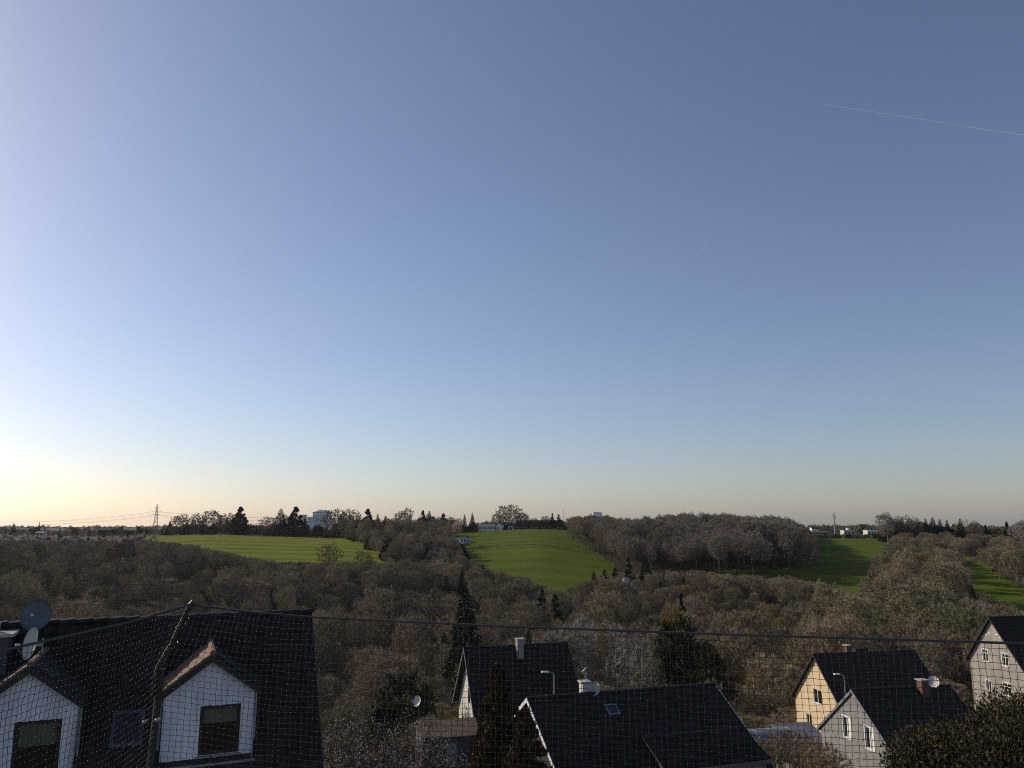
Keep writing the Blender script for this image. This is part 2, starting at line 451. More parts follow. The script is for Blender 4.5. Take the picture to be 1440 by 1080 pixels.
def winter_tree(seed, H, W, clear, lead, npts=420, ntw=14, tw_len=1.0, tw_w=.04, base_r=.02, stems=1, shell=.72, cone=0.0):
    """branches reach for points in the crown volume; returns (trunk verts, faces), (crown verts, faces), tips"""
    rg = np.random.default_rng(seed)
    lobes = unit(rg.normal(size=(16, 3))); amp = rg.uniform(.05, .62, 16)
    pts = []
    while len(pts) < npts:
        v = rg.uniform(-1, 1, 3); r = np.linalg.norm(v)
        if r > 1 or r < .05: continue
        dv = v / r
        lim = .56 + np.max(amp * np.clip(lobes @ dv, 0, 1) ** 5)
        v = dv * (r ** shell) * min(lim, 1.15)
        zz = (v[2] + 1) / 2
        k = 1 - cone * zz
        pts.append((v[0] * W / 2 * k, v[1] * W / 2 * k, clear + (H - clear) * zz))
    pts = np.array(pts)
    P, par, pl = [], [], []
    for s in range(stems):
        a = 2 * math.pi * s / stems + rg.uniform(0, 1); off = .18 * (stems > 1)
        top = lead * H; k = max(3, int(top / 1.3)); wob = rg.normal(0, .10, (k + 1, 2)).cumsum(0) * (H / 18)
        lean = .22 * (stems > 1)
        for i in range(k + 1):
            z = top * i / k
            P.append((math.cos(a) * (off + lean * z) + wob[i, 0] * (i > 0), math.sin(a) * (off + lean * z) + wob[i, 1] * (i > 0), z))
            par.append(len(P) - 2 if i else -1); pl.append(pl[-1] + top / k if i else 0.0)
    ntr = len(P)
    order = np.argsort(np.linalg.norm(pts - np.array([0, 0, clear * .9]), axis=1))
    PA = np.zeros((npts * 5 + ntr, 3)); PL = np.zeros(npts * 5 + ntr); n = ntr
    PA[:n] = P; PL[:n] = pl; par = par + [0] * (npts * 5)
    okmin = clear * .75
    for o in order:
        p = pts[o]
        dv = p - PA[:n]; dist = np.linalg.norm(dv, axis=1)
        cost = dist + .16 * PL[:n] + .9 * np.clip(-dv[:, 2], 0, None) + (PA[:n, 2] < okmin) * 4.0
        b = int(np.argmin(cost)); L = dist[b]; k = int(min(4, max(1, round(L / 1.1))))
        prev = b
        side = rg.normal(0, .07 * L, 3); side[2] += .10 * L
        for t in range(1, k + 1):
            f = t / k
            PA[n] = PA[b] + (p - PA[b]) * f + side * math.sin(math.pi * f) * .9; PL[n] = PL[prev] + L / k; par[n] = prev; prev = n; n += 1
    PA = PA[:n]; par = np.array(par[:n])
    nch = np.bincount(par[par >= 0], minlength=n)
    e = 2.35; acc = np.where(nch == 0, base_r ** e, 0.0)
    for i in range(n - 1, -1, -1):
        if par[i] >= 0: acc[par[i]] += acc[i]
    rad = acc ** (1 / e)
    rad[:ntr] = np.maximum(rad[:ntr], .02)
    ch = np.nonzero(par >= 0)[0]; p0, p1 = PA[par[ch]], PA[ch]; r0 = np.minimum(rad[par[ch]], rad[ch] * 1.5); r1 = rad[ch]
    root = par[ch] < 0
    thick = r1 > base_r * 4.2
    flare = (p0[:, 2] < .2); r0 = np.where(flare, r0 * 1.35, r0)
    trunk = tubes_np(p0[thick], p1[thick], r0[thick], r1[thick], 5)
    thin = ~thick
    parts = [tubes_np(p0[thin], p1[thin], r0[thin], r1[thin], 3)]
    small = np.nonzero((rad < base_r * 2.4) & (np.arange(n) >= ntr))[0]
    reps = np.where(nch[small] == 0, ntw, ntw // 2)
    idx = np.repeat(small, reps); m = len(idx)
    bd = unit(PA[idx] - PA[np.maximum(par[idx], 0)]); out = unit(PA[idx] - np.array([0, 0, clear]))
    f = rg.uniform(0, 1, m)[:, None]
    start = PA[idx] - (PA[idx] - PA[np.maximum(par[idx], 0)]) * f * .9
    d = unit(bd * .7 + out * .45 + rg.normal(size=(m, 3)) * .62 + np.array([0, 0, .22]))
    ln = rg.uniform(.45, 1.15, m) * tw_len; w = rg.uniform(.6, 1.2, m) * tw_w
    parts.append(blades(start, d, ln, w, rg))
    tips = start + d * ln[:, None]
    return trunk, merge(parts), tips

def spruce(seed, H, Rr, dens=1.0, droop=.35, start=.06):
    rg = np.random.default_rng(seed)
    k = 12; z = np.linspace(0, H, k)
    p0 = np.stack([np.zeros(k-1), np.zeros(k-1), z[:-1]], 1); p1 = np.stack([np.zeros(k-1), np.zeros(k-1), z[1:]], 1)
    r = (.018 * H) * (1 - z / H) + .015
    trunk = tubes_np(p0, p1, r[:-1], r[1:], 6)
    parts = []
    zz = start * H
    while zz < H * .985:
        t = zz / H; nb = int(rg.integers(6, 9))
        a0 = rg.uniform(0, 6.28)
        for b in range(nb):
            a = a0 + 6.283 * b / nb + rg.normal(0, .15); L = Rr * (1 - t) ** .85 * rg.uniform(.72, 1.12) + .12
            dirh = np.array([math.cos(a), math.sin(a), 0]); m = int((10 + 18 * (1 - t)) * dens)
            s = rg.uniform(.12, 1, m) ** .7
            base = np.array([0, 0, zz]) + np.outer(s * L, dirh); base[:, 2] += L * (.12 * s - droop * s * s) + rg.normal(0, .04, m)
            side = np.array([-math.sin(a), math.cos(a), 0])
            d = unit(np.outer(np.ones(m), dirh) * .7 + np.outer(rg.normal(0, .75, m), side) + np.array([0, 0, -.45]) + rg.normal(0, .2, (m, 3)))
            parts.append(blades(base, d, rg.uniform(.5, 1.0, m) * (.30 + .20 * L), rg.uniform(.7, 1.2, m) * (.13 + .05 * L), rg))
        zz += H * .021 * rg.uniform(.8, 1.2)
    return trunk, merge(parts), None

def leafy(seed, H, W, nclump, per, leaf, clear=.0, cone=.0, clump_r=.55, up=.3, conic=None):
    """evergreen mass of leaf sprays gathered in clumps"""
    rg = np.random.default_rng(seed)
    k = 6; z = np.linspace(0, H * .8, k)
    p0 = np.stack([np.zeros(k-1), np.zeros(k-1), z[:-1]], 1); p1 = np.stack([np.zeros(k-1), np.zeros(k-1), z[1:]], 1)
    r = .02 * H * (1 - z / H) + .02
    trunk = tubes_np(p0, p1, r[:-1], r[1:], 6)
    lobes = unit(rg.normal(size=(8, 3))); amp = rg.uniform(.05, .4, 8)
    C = []
    while len(C) < nclump:
        v = rg.normal(size=3); v /= np.linalg.norm(v)
        lim = .74 + np.max(amp * np.clip(lobes @ v, 0, 1) ** 3)
        v = v * rg.uniform(.25, 1) ** .4 * min(lim, 1.05)
        t = (v[2] + 1) / 2; kk = (1 - cone * t)
        if conic is not None:
            t = rg.uniform(0, 1) ** 1.35; a = rg.uniform(0, 6.283); q = rg.uniform(.35, 1) ** .5 * (1 + .18 * math.sin(3 * a + seed) + rg.normal(0, .08)) * ((1 - t) ** conic * min(1, .55 + t * 4))
            C.append((math.cos(a) * W / 2 * q, math.sin(a) * W / 2 * q, clear + (H - clear) * t)); continue
        C.append((v[0] * W / 2 * kk, v[1] * W / 2 * kk, clear + (H - clear) * t))
    C = np.array(C)
    cr_ = np.repeat(clump_r * (np.clip(1.2 - C[:, 2] / H, .25, 1.0) if conic is not None else np.ones(nclump)), per)[:, None]
    pts = np.repeat(C, per, 0) + np.clip(rg.normal(0, .5, (nclump * per, 3)), -1.1, 1.1) * cr_ * np.array([1, 1, .75])
    pts[:, 2] = np.maximum(pts[:, 2], .05)
    out = unit(pts - np.array([0, 0, H * .45]))
    d = unit(out * .6 + rg.normal(size=pts.shape) * .6 + np.array([0, 0, up]))
    m = len(pts)
    limbs = tubes_np(np.repeat(np.array([[0, 0, H * .3]]), nclump, 0) * np.array([1, 1, 1]) + np.stack([np.zeros(nclump), np.zeros(nclump), np.clip(C[:, 2] * .55 - H * .3, 0, H * .4)], 1), C, np.full(nclump, .035 * H / 6), np.full(nclump, .012), 3)
    crown = blades(pts, d, rg.uniform(.6, 1.3, m) * leaf, rg.uniform(.6, 1.1, m) * leaf * .55, rg)
    return merge([trunk, limbs]), crown, pts

PROTO = {}
def proto(key, gen, mt, mc, H):
    t, c, tips = gen
    tm = np_mesh(key + '_trunk', t[0], t[1], [M[mt]]); cm = np_mesh(key + '_crown', c[0], c[1], [M[mc]])
    v, f = merge([t, c]); jm = np_mesh(key, v, f, [M[mt], M[mc]], mat_idx=np.r_[np.zeros(len(t[1])), np.ones(len(c[1]))])
    PROTO[key] = dict(trunk=tm, crown=cm, joint=jm, H=H, W=float(np.percentile(np.abs(v[:, :2]), 98)) * 2, crown_mat=mc, trunk_mat=mt)

BT = dict(npts=640, ntw=32, tw_w=.078, tw_len=1.3)
broad = [winter_tree(11, 16, 15, 3.2, .34, **BT), winter_tree(12, 17, 13, 3.6, .42, **BT), winter_tree(13, 15, 15.5, 2.6, .30, **BT)]
tall = [winter_tree(21, 20, 9.5, 7.0, .62, npts=540, ntw=34, tw_w=.08), winter_tree(22, 21, 8.5, 8.0, .66, npts=520, ntw=34, tw_w=.08), winter_tree(23, 19, 10.5, 6.0, .55, npts=560, ntw=34, tw_w=.08)]
bushy = [winter_tree(31, 5.0, 6.0, .35, .22, npts=320, ntw=30, tw_len=.62, tw_w=.045, base_r=.011, stems=4), winter_tree(32, 6.5, 6.2, .5, .25, npts=320, ntw=30, tw_len=.7, tw_w=.048, base_r=.012, stems=3)]
slim = [winter_tree(41, 14, 5.0, 2.2, .8, npts=260, ntw=12, tw_len=.75, tw_w=.03, base_r=.013, cone=.35)]
dense = [winter_tree(14, 16, 17, 1.6, .26, npts=620, ntw=36, tw_w=.10, tw_len=1.1), winter_tree(15, 17, 15, 2.0, .34, npts=600, ntw=36, tw_w=.10, tw_len=1.1), winter_tree(16, 18, 11, 2.4, .5, npts=560, ntw=36, tw_w=.10, tw_len=1.1)]
open_tree = winter_tree(17, 15, 17, 1.0, .28, npts=420, ntw=18, tw_w=.07, tw_len=1.2, base_r=.034, shell=.85)
proto('open0', open_tree, 'bark_dark', 'twig_dark2', 15)
for i, g in enumerate(dense): proto('dense%d' % i, g, 'bark', 'twig', [16, 17, 18][i])
for i, g in enumerate(broad): proto('broad%d' % i, g, 'bark', 'twig', [16, 17, 15][i])
for i, g in enumerate(tall): proto('tall%d' % i, g, 'bark', 'twig', [20, 21, 19][i])
for i, g in enumerate(bushy): proto('bush%d' % i, g, 'bark', 'twig', [5, 6.5][i])
for i, g in enumerate(tall): proto('beech%d' % i, g, 'bark_beech', 'twig_beech', [20, 21, 19][i])
proto('slim0', slim[0], 'bark', 'twig', 14)
proto('budding0', broad[1], 'bark', 'twig_green', 17)
proto('budding1', broad[2], 'bark', 'twig_green', 15)
proto('golden0', bushy[1], 'bark', 'twig_gold', 6.5)
proto('golden1', broad[0], 'bark', 'twig_gold', 16)
proto('pale0', broad[1], 'bark_pale', 'twig_pale', 17)
proto('pale1', slim[0], 'bark_pale', 'twig_pale', 14)
proto('red0', tall[2], 'bark', 'twig_red', 19)
proto('red1', broad[0], 'bark', 'twig_red', 16)
proto('spruce0', spruce(51, 16, 4.0), 'bark_dark', 'needle', 16)
proto('spruce1', spruce(52, 15, 3.2, droop=.25), 'bark_dark', 'needle', 15)
proto('cedar0', leafy(61, 14, 11.0, 130, 70, .8, clear=.4, conic=.80, clump_r=1.0), 'bark_dark', 'needle', 14)
proto('cypress0', leafy(62, 11, 4.2, 60, 80, .55, clear=.1, conic=.62, clump_r=.6, up=.9), 'bark_dark', 'needle', 11)
proto('ivy0', leafy(63, 9, 8.0, 70, 80, .42, clear=.6, clump_r=.9), 'bark_dark', 'leaf_ever', 9)
proto('olive0', leafy(64, 5, 5.4, 60, 70, .30, clear=.2, clump_r=.6), 'bark_dark', 'leaf_olive', 5)
proto('blossom0', leafy(65, 6, 5.6, 55, 60, .30, clear=1.0, clump_r=.6), 'bark', 'blossom', 6)
proto('blossom1', leafy(66, 5, 5.2, 55, 60, .30, clear=.8, clump_r=.6), 'bark', 'blossom_pink', 5)

def tree(key, x, y, H, rz, name, label, cat='tree', group=None, wide=1.0, z=None, sink=.15):
    p = PROTO[key]; s = H / p['H']
    e = empty(name, (x, y, (ground(x, y) if z is None else z) - sink), rz, label, cat, group)
    e.scale = (s * wide, s * wide, s)
    link_mesh('trunk', p['trunk'], e); link_mesh('crown', p['crown'], e)
    return e

# PLACEMENT_START
# ------------------------------------------------------------------ where trees may stand
CEIL = {  # highest picture line the trees of each belt reach
 'valley': [(-480,738),(-120,738),(-60,757),(200,757),(260,763),(310,773),(350,783),(400,789),(440,790),(545,788),(600,782),(640,780),(665,783),(690,801),(735,808),(775,830),(800,822),(850,806),(880,803),(930,799),(1000,801),(1040,806),(1110,809),(1170,823),(1205,830),(1212,800),(1224,785),(1240,770),(1265,758),(1300,757),(1335,768),(1352,790),(1372,782),(1385,768),(1420,752),(1500,742)],
 'mid': [(478,722),(500,719),(512,724),(545,724),(553,716),(568,712),(582,719),(600,726),(615,718),(650,717),(668,724),(690,730)],
 'beech': [(796,730),(812,726),(835,724),(850,724),(870,729),(900,727),(940,724),(980,720),(1000,721),(1040,722),(1090,725),(1115,731),(1135,742),(1150,760),(1156,790)],
}
def ceil_y(zone, px):
    c = CEIL[zone]; return float(np.interp(px, [a for a, _ in c], [b for _, b in c]))
HOUSE_ZONES = []                  # (x, y, radius) kept free of trees; filled below
KEEP_CLEAR = [(-11, 25, 15), (1, 76, 9.5), (8, 45, 11), (38, 86, 10), (31, 62, 8), (62, 97, 9), (55, 86, 9), (60, 90, 8), (34, 79, 6), (-4, 68, 5), (30, 74, 7)]
random.seed(7)
cand = []                         # (size, key, x, y, H, rz, wide, zone)
def blocked(px, w, ytop, ybase):
    for poly in VIS.values():
        for fx in (-.42, -.2, 0, .2, .42):
            for fy in (.02, .3, .55, .8, 1.0):
                if fy < .5 and abs(fx) > .3: continue
                if inside((px + fx * w, ytop + (ybase - ytop) * fy), poly): return True
    return False
grid = {}
def free(x, y, r):
    gx, gy = int(x // 10), int(y // 10)
    for a in range(gx - 2, gx + 3):
        for b in range(gy - 2, gy + 3):
            for (qx, qy, qr) in grid.get((a, b), ()):
                if (qx - x) ** 2 + (qy - y) ** 2 < (min(r, qr)) ** 2: return False
    return True
def put(key, x, y, H, rz, wide, zone, r):
    grid.setdefault((int(x // 10), int(y // 10)), []).append((x, y, r))
    cand.append((H / y, key, x, y, H, rz, wide, zone))

def pick(zone, px, D, rnd):
    if zone == 'beech': return rnd.choice(['beech0', 'beech1', 'beech2'])
    if zone == 'mid': return rnd.choice(['dense0', 'dense1', 'tall2', 'dense2', 'bush1', 'red1', 'cedar0', 'tall1'])
    w = rnd.random()
    if px < 420: return rnd.choice(['broad0', 'broad1', 'broad2', 'tall0', 'tall2', 'tall1', 'slim0'])
    if w < .05: return rnd.choice(['spruce1', 'cypress0', 'ivy0'])
    if w < .14: return rnd.choice(['budding0', 'budding1', 'golden0', 'golden1'])
    if w < .17: return rnd.choice(['pale0', 'pale1'])
    if w < .20: return rnd.choice(['red0', 'red1'])
    if w < .36: return rnd.choice(['bush0', 'bush1'])
    return rnd.choice(['broad0', 'broad1', 'broad2', 'tall0', 'tall1', 'tall2', 'slim0', 'broad0', 'broad2'])

def scatter(zone, n, pxr, Dr, hr, spacing, seed):
    rnd = random.Random(seed)
    for _ in range(n):
        D = math.sqrt(rnd.uniform(Dr[0] ** 2, Dr[1] ** 2)); px = rnd.uniform(*pxr)
        x = u_of(px) * D; z = ground(x, D)
        if any((x - a) ** 2 + (D - b) ** 2 < r * r for a, b, r in KEEP_CLEAR): continue
        bx, by = proj(x, D, z)
        key = pick(zone, px, D, rnd); p = PROTO[key]
        bush = key.startswith(('bush', 'golden0', 'ivy', 'olive'))
        H = rnd.uniform(*hr) * (p['H'] / 17 if not bush else .42) * (.8 + .2 * math.sin(x * .05) * math.cos(D * .04))
        cy = ceil_y(zone, px) + (rnd.uniform(-3.0, 4.5) if zone == 'beech' else rnd.uniform(-1.5, 6))
        mx = (by - cy) * D / 1085.0
        if mx < 3.5: continue
        if H > mx:
            H = mx * rnd.uniform(.9, 1.0)
            if H < .5 * p['H']: key = rnd.choice(['bush0', 'bush1']) if not bush else key; p = PROTO[key]
        wide = rnd.uniform(.85, 1.15) * (1.0 if H > .75 * p['H'] else 1.15)
        r = spacing * rnd.uniform(.8, 1.2) * (.6 if key.startswith(('bush', 'slim', 'golden0', 'spruce', 'cypress')) else 1)
        if not free(x, D, r): continue
        w = p['W'] * H / p['H'] * wide * 1085 / D
        if blocked(px, w, by - H * 1085 / D, by): continue
        put(key, x, D, H, rnd.uniform(0, 6.28), wide, zone, r)

# ------------------------------------------------------------------ trees that can be told apart, placed by hand
SP_ = dict(spruce='spruce0', fir='spruce1', cedar='cedar0', cypress='cypress0')
def hand(key, px, ytop, D, name, label, wide=1.0, group=None, ybase=None, cat='tree', rz=None, block=True):
    x = u_of(px) * D
    z = ground(x, D)
    top = slope_of(ytop) * D
    H = max(2.0, top - z)
    if ybase is not None:
        pass
    if block: grid.setdefault((int(x // 10), int(D // 10)), []).append((x, D, 5))
    return tree(key, x, D, H, random.uniform(0, 6.28) if rz is None else rz, name, label, cat, group, wide)

HB = 'bare trees along the crest of the striped field'
HC = 'dark conifers along the crest of the striped field'
CREST = [  # kind, px, top y, D, width, label
 ('spruce0', 237, 732, 700, 1.0, 'small dark spruce at the pylon end of the crest row'),
 ('dense1', 252, 721, 705, 1.15, 'rounded bare tree with open crown next to the small crest spruce'),
 ('spruce1', 261, 731, 690, 1.2, 'small dark spruce in front of the rounded bare crest tree'),
 ('dense2', 274, 722, 708, 1.2, 'bare tree between the two rounded crest trees above the striped field'),
 ('cypress0', 284, 733, 688, 1.2, 'low dark cypress on the crest of the striped field'),
 ('dense0', 296, 717, 706, 1.1, 'tallest rounded bare tree of the crest row, fine open twigs'),
 ('dense2', 312, 723, 700, 1.2, 'bare tree with upright twigs left of the big dark crest cedar'),
 ('dense2', 324, 722, 702, 1.2, 'bare tree touching the side of the big dark crest cedar'),
 ('cedar0', 336, 714, 692, 1.15, 'tallest dark conical cedar standing on the crest of the striped field'),
 ('bush1', 352, 740, 690, 1.0, 'low bare shrub just beside the tall crest cedar'),
 ('dense0', 376, 726, 700, 1.0, 'bare tree leaning out left of the twin crest conifers'),
 ('spruce0', 393, 714, 702, 1.7, 'pointed conifer, first of the twin crest conifers by the high-rise'),
 ('dense1', 404, 722, 706, .9, 'bare tree squeezed between the twin crest conifers'),
 ('cedar0', 414, 714, 700, 1.2, 'broad brownish conifer, second of the twin crest conifers by the high-rise'),
 ('cypress0', 428, 730, 696, 1.6, 'low dark conifer at the foot of the high-rise'),
 ('ivy0', 447, 738, 694, 1.0, 'dark low evergreen in front of the high-rise base'),
 ('dense0', 470, 715, 700, .9, 'bare crest tree just right of the high-rise'),
 ('dense2', 484, 717, 690, 1.2, 'tall thin bare tree at the end of the striped field'),
 ('dense2', 497, 718, 700, 1.2, 'bare tree beside the big dark fir clump'),
 ('cedar0', 516, 717, 640, .95, 'big blue-black fir above the blossom gardens'),
 ('spruce1', 530, 722, 650, 1.1, 'narrow dark fir behind the big blue-black fir'),
 ('spruce0', 541, 724, 645, .9, 'small dark fir at the edge of the blue-black fir clump'),
 ('dense1', 567, 712, 670, .9, 'tall round-headed bare tree in the wood between the two fields'),
 ('cedar0', 594, 719, 660, .7, 'dark pine left of the wood\'s long round canopy'),
 ('spruce0', 603, 717, 668, 1.2, 'dark pointed pine top above the wood between the fields'),
 ('spruce1', 653, 723, 700, 1.1, 'dark narrow conifer at the corner of the green meadow'),
 ('spruce0', 664, 720, 705, 1.0, 'dark conifer next to the white bungalow'),
 ('dense2', 683, 732, 735, 1.2, 'small bare tree behind the white bungalow'),
 ('dense0', 700, 722, 740, 1.0, 'reddish bare tree in front of the great round oak'),
 ('dense0', 716, 709, 748, 1.15, 'great round bare oak towering over the farm on the crest'),
 ('dense1', 736, 719, 748, 1.0, 'bare tree at the side of the great round oak'),
 ('dense0', 752, 728, 750, .9, 'bare tree over the long farmhouse roof'),
 ('dense0', 768, 725, 752, .9, 'small round bare tree behind the farmhouse'),
 ('cedar0', 777, 722, 740, .55, 'dark cedar at the end of the farmhouse'),
 ('cypress0', 786, 724, 738, 1.5, 'dark conifer at the meadow end of the farmhouse'),
 ('dense0', 813, 726, 560, .85, 'spreading bare oak with visible trunk at the corner of meadow and beech wood'),
 ('dense1', 832, 730, 565, .9, 'bare tree right behind the corner oak of the beech wood'),
 ('pale0', 1248, 718, 610, .85, 'pale sunlit bare tree at the end of the pasture'),
 ('red0', 1263, 724, 615, 1.2, 'reddish bare tree next to the pale sunlit tree'),
 ('dense2', 1274, 726, 612, 1.2, 'slender bare tree, third from the pasture end of the ridge row'),
 ('red0', 1286, 726, 618, 1.1, 'reddish bare tree before the row of dark ridge conifers'),
 ('red1', 1297, 729, 616, .8, 'low reddish bare tree at the start of the ridge conifers'),
 ('spruce0', 1304, 728, 610, 1.1, 'first dark conifer of the ridge row at the right'),
 ('spruce1', 1314, 727, 612, 1.4, 'second dark conifer of the ridge row at the right'),
 ('spruce0', 1324, 729, 608, 1.1, 'third dark conifer of the ridge row at the right'),
 ('spruce1', 1334, 731, 610, 1.3, 'fourth dark conifer of the ridge row at the right'),
 ('spruce0', 1353, 728, 600, 1.15, 'lone broad dark spruce right of the ridge conifer row'),
 ('pale1', 1361, 725, 618, 1.3, 'pale thin bare tree behind the lone ridge spruce'),
 ('red1', 1368, 732, 606, .8, 'small brown tree right of the lone ridge spruce'),
 ('pale0', 1376, 730, 616, .7, 'pale bare crown between the lone spruce and the right edge'),
 ('cedar0', 1388, 739, 600, .6, 'low dark evergreen on the ridge towards the right edge'),
 ('olive0', 1402, 741, 600, 1.2, 'yellow-green low tree on the ridge near the right edge'),
 ('cedar0', 1418, 735, 560, .6, 'dark evergreen dome near the right edge of the ridge'),
 ('pale0', 1440, 726, 540, .9, 'large pale bare crown cut by the right edge of the picture'),
]
for key, px, yt, D, wd, lb in CREST:
    nm = {'s': 'spruce_tree', 'c': 'conifer_tree', 'i': 'evergreen_tree', 'o': 'evergreen_tree'}.get(key[0], 'bare_tree')
    if key.startswith('cypress'): nm = 'cypress_tree'
    if key.startswith('bush'): nm = 'bare_shrub'
    hand(key, px, yt, D, nm, lb, wd)
SPECIAL = [
 ('dense1', 1115, 735, 480, .8, 'bare_tree', 'bare tree near the pasture end of the beech wood'),
 ('dense1', 1128, 742, 468, .8, 'bare_tree', 'bare tree second from the pasture end of the beech wood'),
 ('dense0', 1138, 755, 455, .6, 'bare_tree', 'rounded bare tree ending the beech wood at the pasture'),
 ('dense1', 1145, 768, 445, .6, 'bare_tree', 'lowest bare tree at the shaded corner of the pasture'),
 ('open0', 465, 759, 420, .95, 'bare_tree', 'round bare tree standing against the striped field, larger of two'),
 ('open0', 512, 769, 425, .95, 'bare_tree', 'smaller dark round bare tree beside the larger one before the striped field'),
 ('blossom0', 590, 752, 600, .9, 'blossom_tree', 'cream blossoming tree at the left of the hillside gardens'),
 ('blossom0', 601, 760, 590, .7, 'blossom_tree', 'small cream blossoming tree in the middle of the hillside gardens'),
 ('blossom1', 617, 757, 585, .8, 'blossom_tree', 'pinkish cream blossoming tree at the right of the hillside gardens'),
 ('blossom0', 610, 766, 575, .6, 'blossom_tree', 'lowest cream blossoming tree of the hillside gardens'),
 ('blossom1', 642, 733, 690, 1.0, 'blossom_tree', 'round pink blossoming tree at the top corner of the meadow'),
 ('spruce1', 834, 801, 405, 1.2, 'conifer_tree', 'short dark conifer at the tip of the meadow'),
 ('cypress0', 849, 802, 402, 1.4, 'conifer_tree', 'short broad dark conifer next to the white cabin'),
 ('cypress0', 864, 800, 398, 1.3, 'conifer_tree', 'short green conifer between the two white cabins'),
 ('cypress0', 883, 785, 396, .8, 'conifer_tree', 'tall narrow dark conifer below the beech wood'),
 ('spruce0', 907, 779, 394, 1.25, 'spruce_tree', 'tallest blue-black spruce below the beech wood'),
 ('spruce0', 655, 820, 128, .95, 'spruce_tree', 'tall dark spruce rising behind the steep-gabled house'),
 ('spruce1', 628, 808, 290, 1.1, 'spruce_tree', 'dark spruce in the brown valley wood, farther of two'),
 ('cypress0', 762, 830, 300, .9, 'conifer_tree', 'dark narrow conifer below the tip of the meadow'),
 ('cypress0', 780, 838, 290, 1.1, 'conifer_tree', 'low dark conifer just under the meadow tip'),
 ('ivy0', 985, 916, 122, .7, 'evergreen_tree', 'dark green evergreen mass behind the dark tiled house'),
 ('ivy0', 955, 868, 150, .7, 'evergreen_tree', 'dark olive evergreen tree above the dark evergreen mass'),
 ('golden1', 945, 838, 205, .55, 'golden_tree', 'golden budding tree in the middle of the valley wood'),
 ('golden1', 1048, 868, 160, .4, 'golden_tree', 'small golden-green budding tree beside the dark evergreen'),
 ('pale1', 868, 856, 118, 1.3, 'birch_tree', 'pale slender bare birch behind the satellite dish chimney'),
 ('pale1', 893, 868, 115, 1.2, 'birch_tree', 'second pale bare birch just right of the slender one'),
 ('ivy0', 576, 946, 78, .65, 'evergreen_tree', 'dark round evergreen behind the small white dish'),
 ('cypress0', 955, 838, 240, .6, 'conifer_tree', 'small dark conifer inside the valley wood beside the golden tree'),
 ('budding0', 1290, 806, 150, 1.15, 'bare_tree', 'large greyish-yellow spreading tree with bare limbs above the yellow house'),
 ('budding1', 1225, 838, 165, .9, 'bare_tree', 'yellow-grey bare tree left of the large spreading one'),
 ('budding1', 1350, 842, 140, .8, 'bare_tree', 'yellowish bare tree with crooked limbs between yellow and grey houses'),
 ('budding1', 1262, 760, 400, .95, 'bare_tree', 'broad round bare tree at the end of the shaded pasture'),
 ('red1', 1342, 772, 385, .6, 'bare_tree', 'rounded reddish-brown tree above the shaded grass strip'),
 ('broad2', 1400, 768, 370, .8, 'bare_tree', 'spreading brown tree at the edge of the shaded grass strip'),
 ('cypress0', 53, 735, 700, .55, 'cypress_tree', 'lone pointed dark cypress on the flat left skyline'),
 ('spruce1', 17, 735, 720, 1.4, 'conifer_tree', 'dark conifer pair top on the far left skyline'),
 ('slim0', 40, 737, 760, .8, 'bare_tree', 'thin wispy tree left of the lone pointed cypress'),
 ('broad1', 3, 738, 720, 1.0, 'bare_tree', 'bare tree at the left edge of the skyline'),
 ('broad0', 102, 740, 900, 1.0, 'bare_tree', 'low round pale bush left of the barn on the skyline'),
 ('broad2', 120, 740, 900, 1.0, 'bare_tree', 'second low round bush next to the skyline barn'),
 ('spruce1', 170, 738, 850, 1.2, 'conifer_tree', 'small dark tree just right of the skyline barn'),
 ('ivy0', 195, 740, 850, .9, 'evergreen_tree', 'small dark tree left of the power pylon'),
 ('ivy0', 206, 743, 830, .9, 'evergreen_tree', 'low dark bush at the foot of the power pylon'),
 ('spruce1', 228, 738, 760, 1.3, 'conifer_tree', 'little dark conifer right of the power pylon'),
 ('broad1', 1150, 740, 1000, 1.0, 'bare_tree', 'small bare tree behind the long low building by the mast'),
 ('broad0', 1192, 741, 1150, 1.0, 'bare_tree', 'bare tree behind the white house right of the mast'),
]
for key, px, yt, D, wd, nm, lb in SPECIAL:
    hand(key, px, yt, D, nm, lb, wd)

scatter('valley', 9000, (-110, 1550), (112, 470), (12, 22), 8.8, 1)
scatter('valley', 5000, (-110, 1550), (112, 470), (6, 11), 6.5, 11)
scatter('valley', 2500, (-110, 420), (400, 560), (10, 17), 8.5, 5)
scatter('valley', 900, (-480, -110), (180, 520), (14, 20), 9.0, 15)  # unseen trees on the raised left hill, added to deepen its shade
scatter('valley', 2500, (-110, 450), (150, 420), (10, 17), 7.5, 21)
scatter('mid', 1500, (478, 690), (440, 700), (13, 19), 7.0, 2)
scatter('beech', 3500, (798, 1156), (428, 705), (21, 27), 6.2, 3)
# low growth at the wood edges and between the gardens
scatter('valley', 2500, (430, 1560), (88, 135), (7, 12), 4.2, 6)


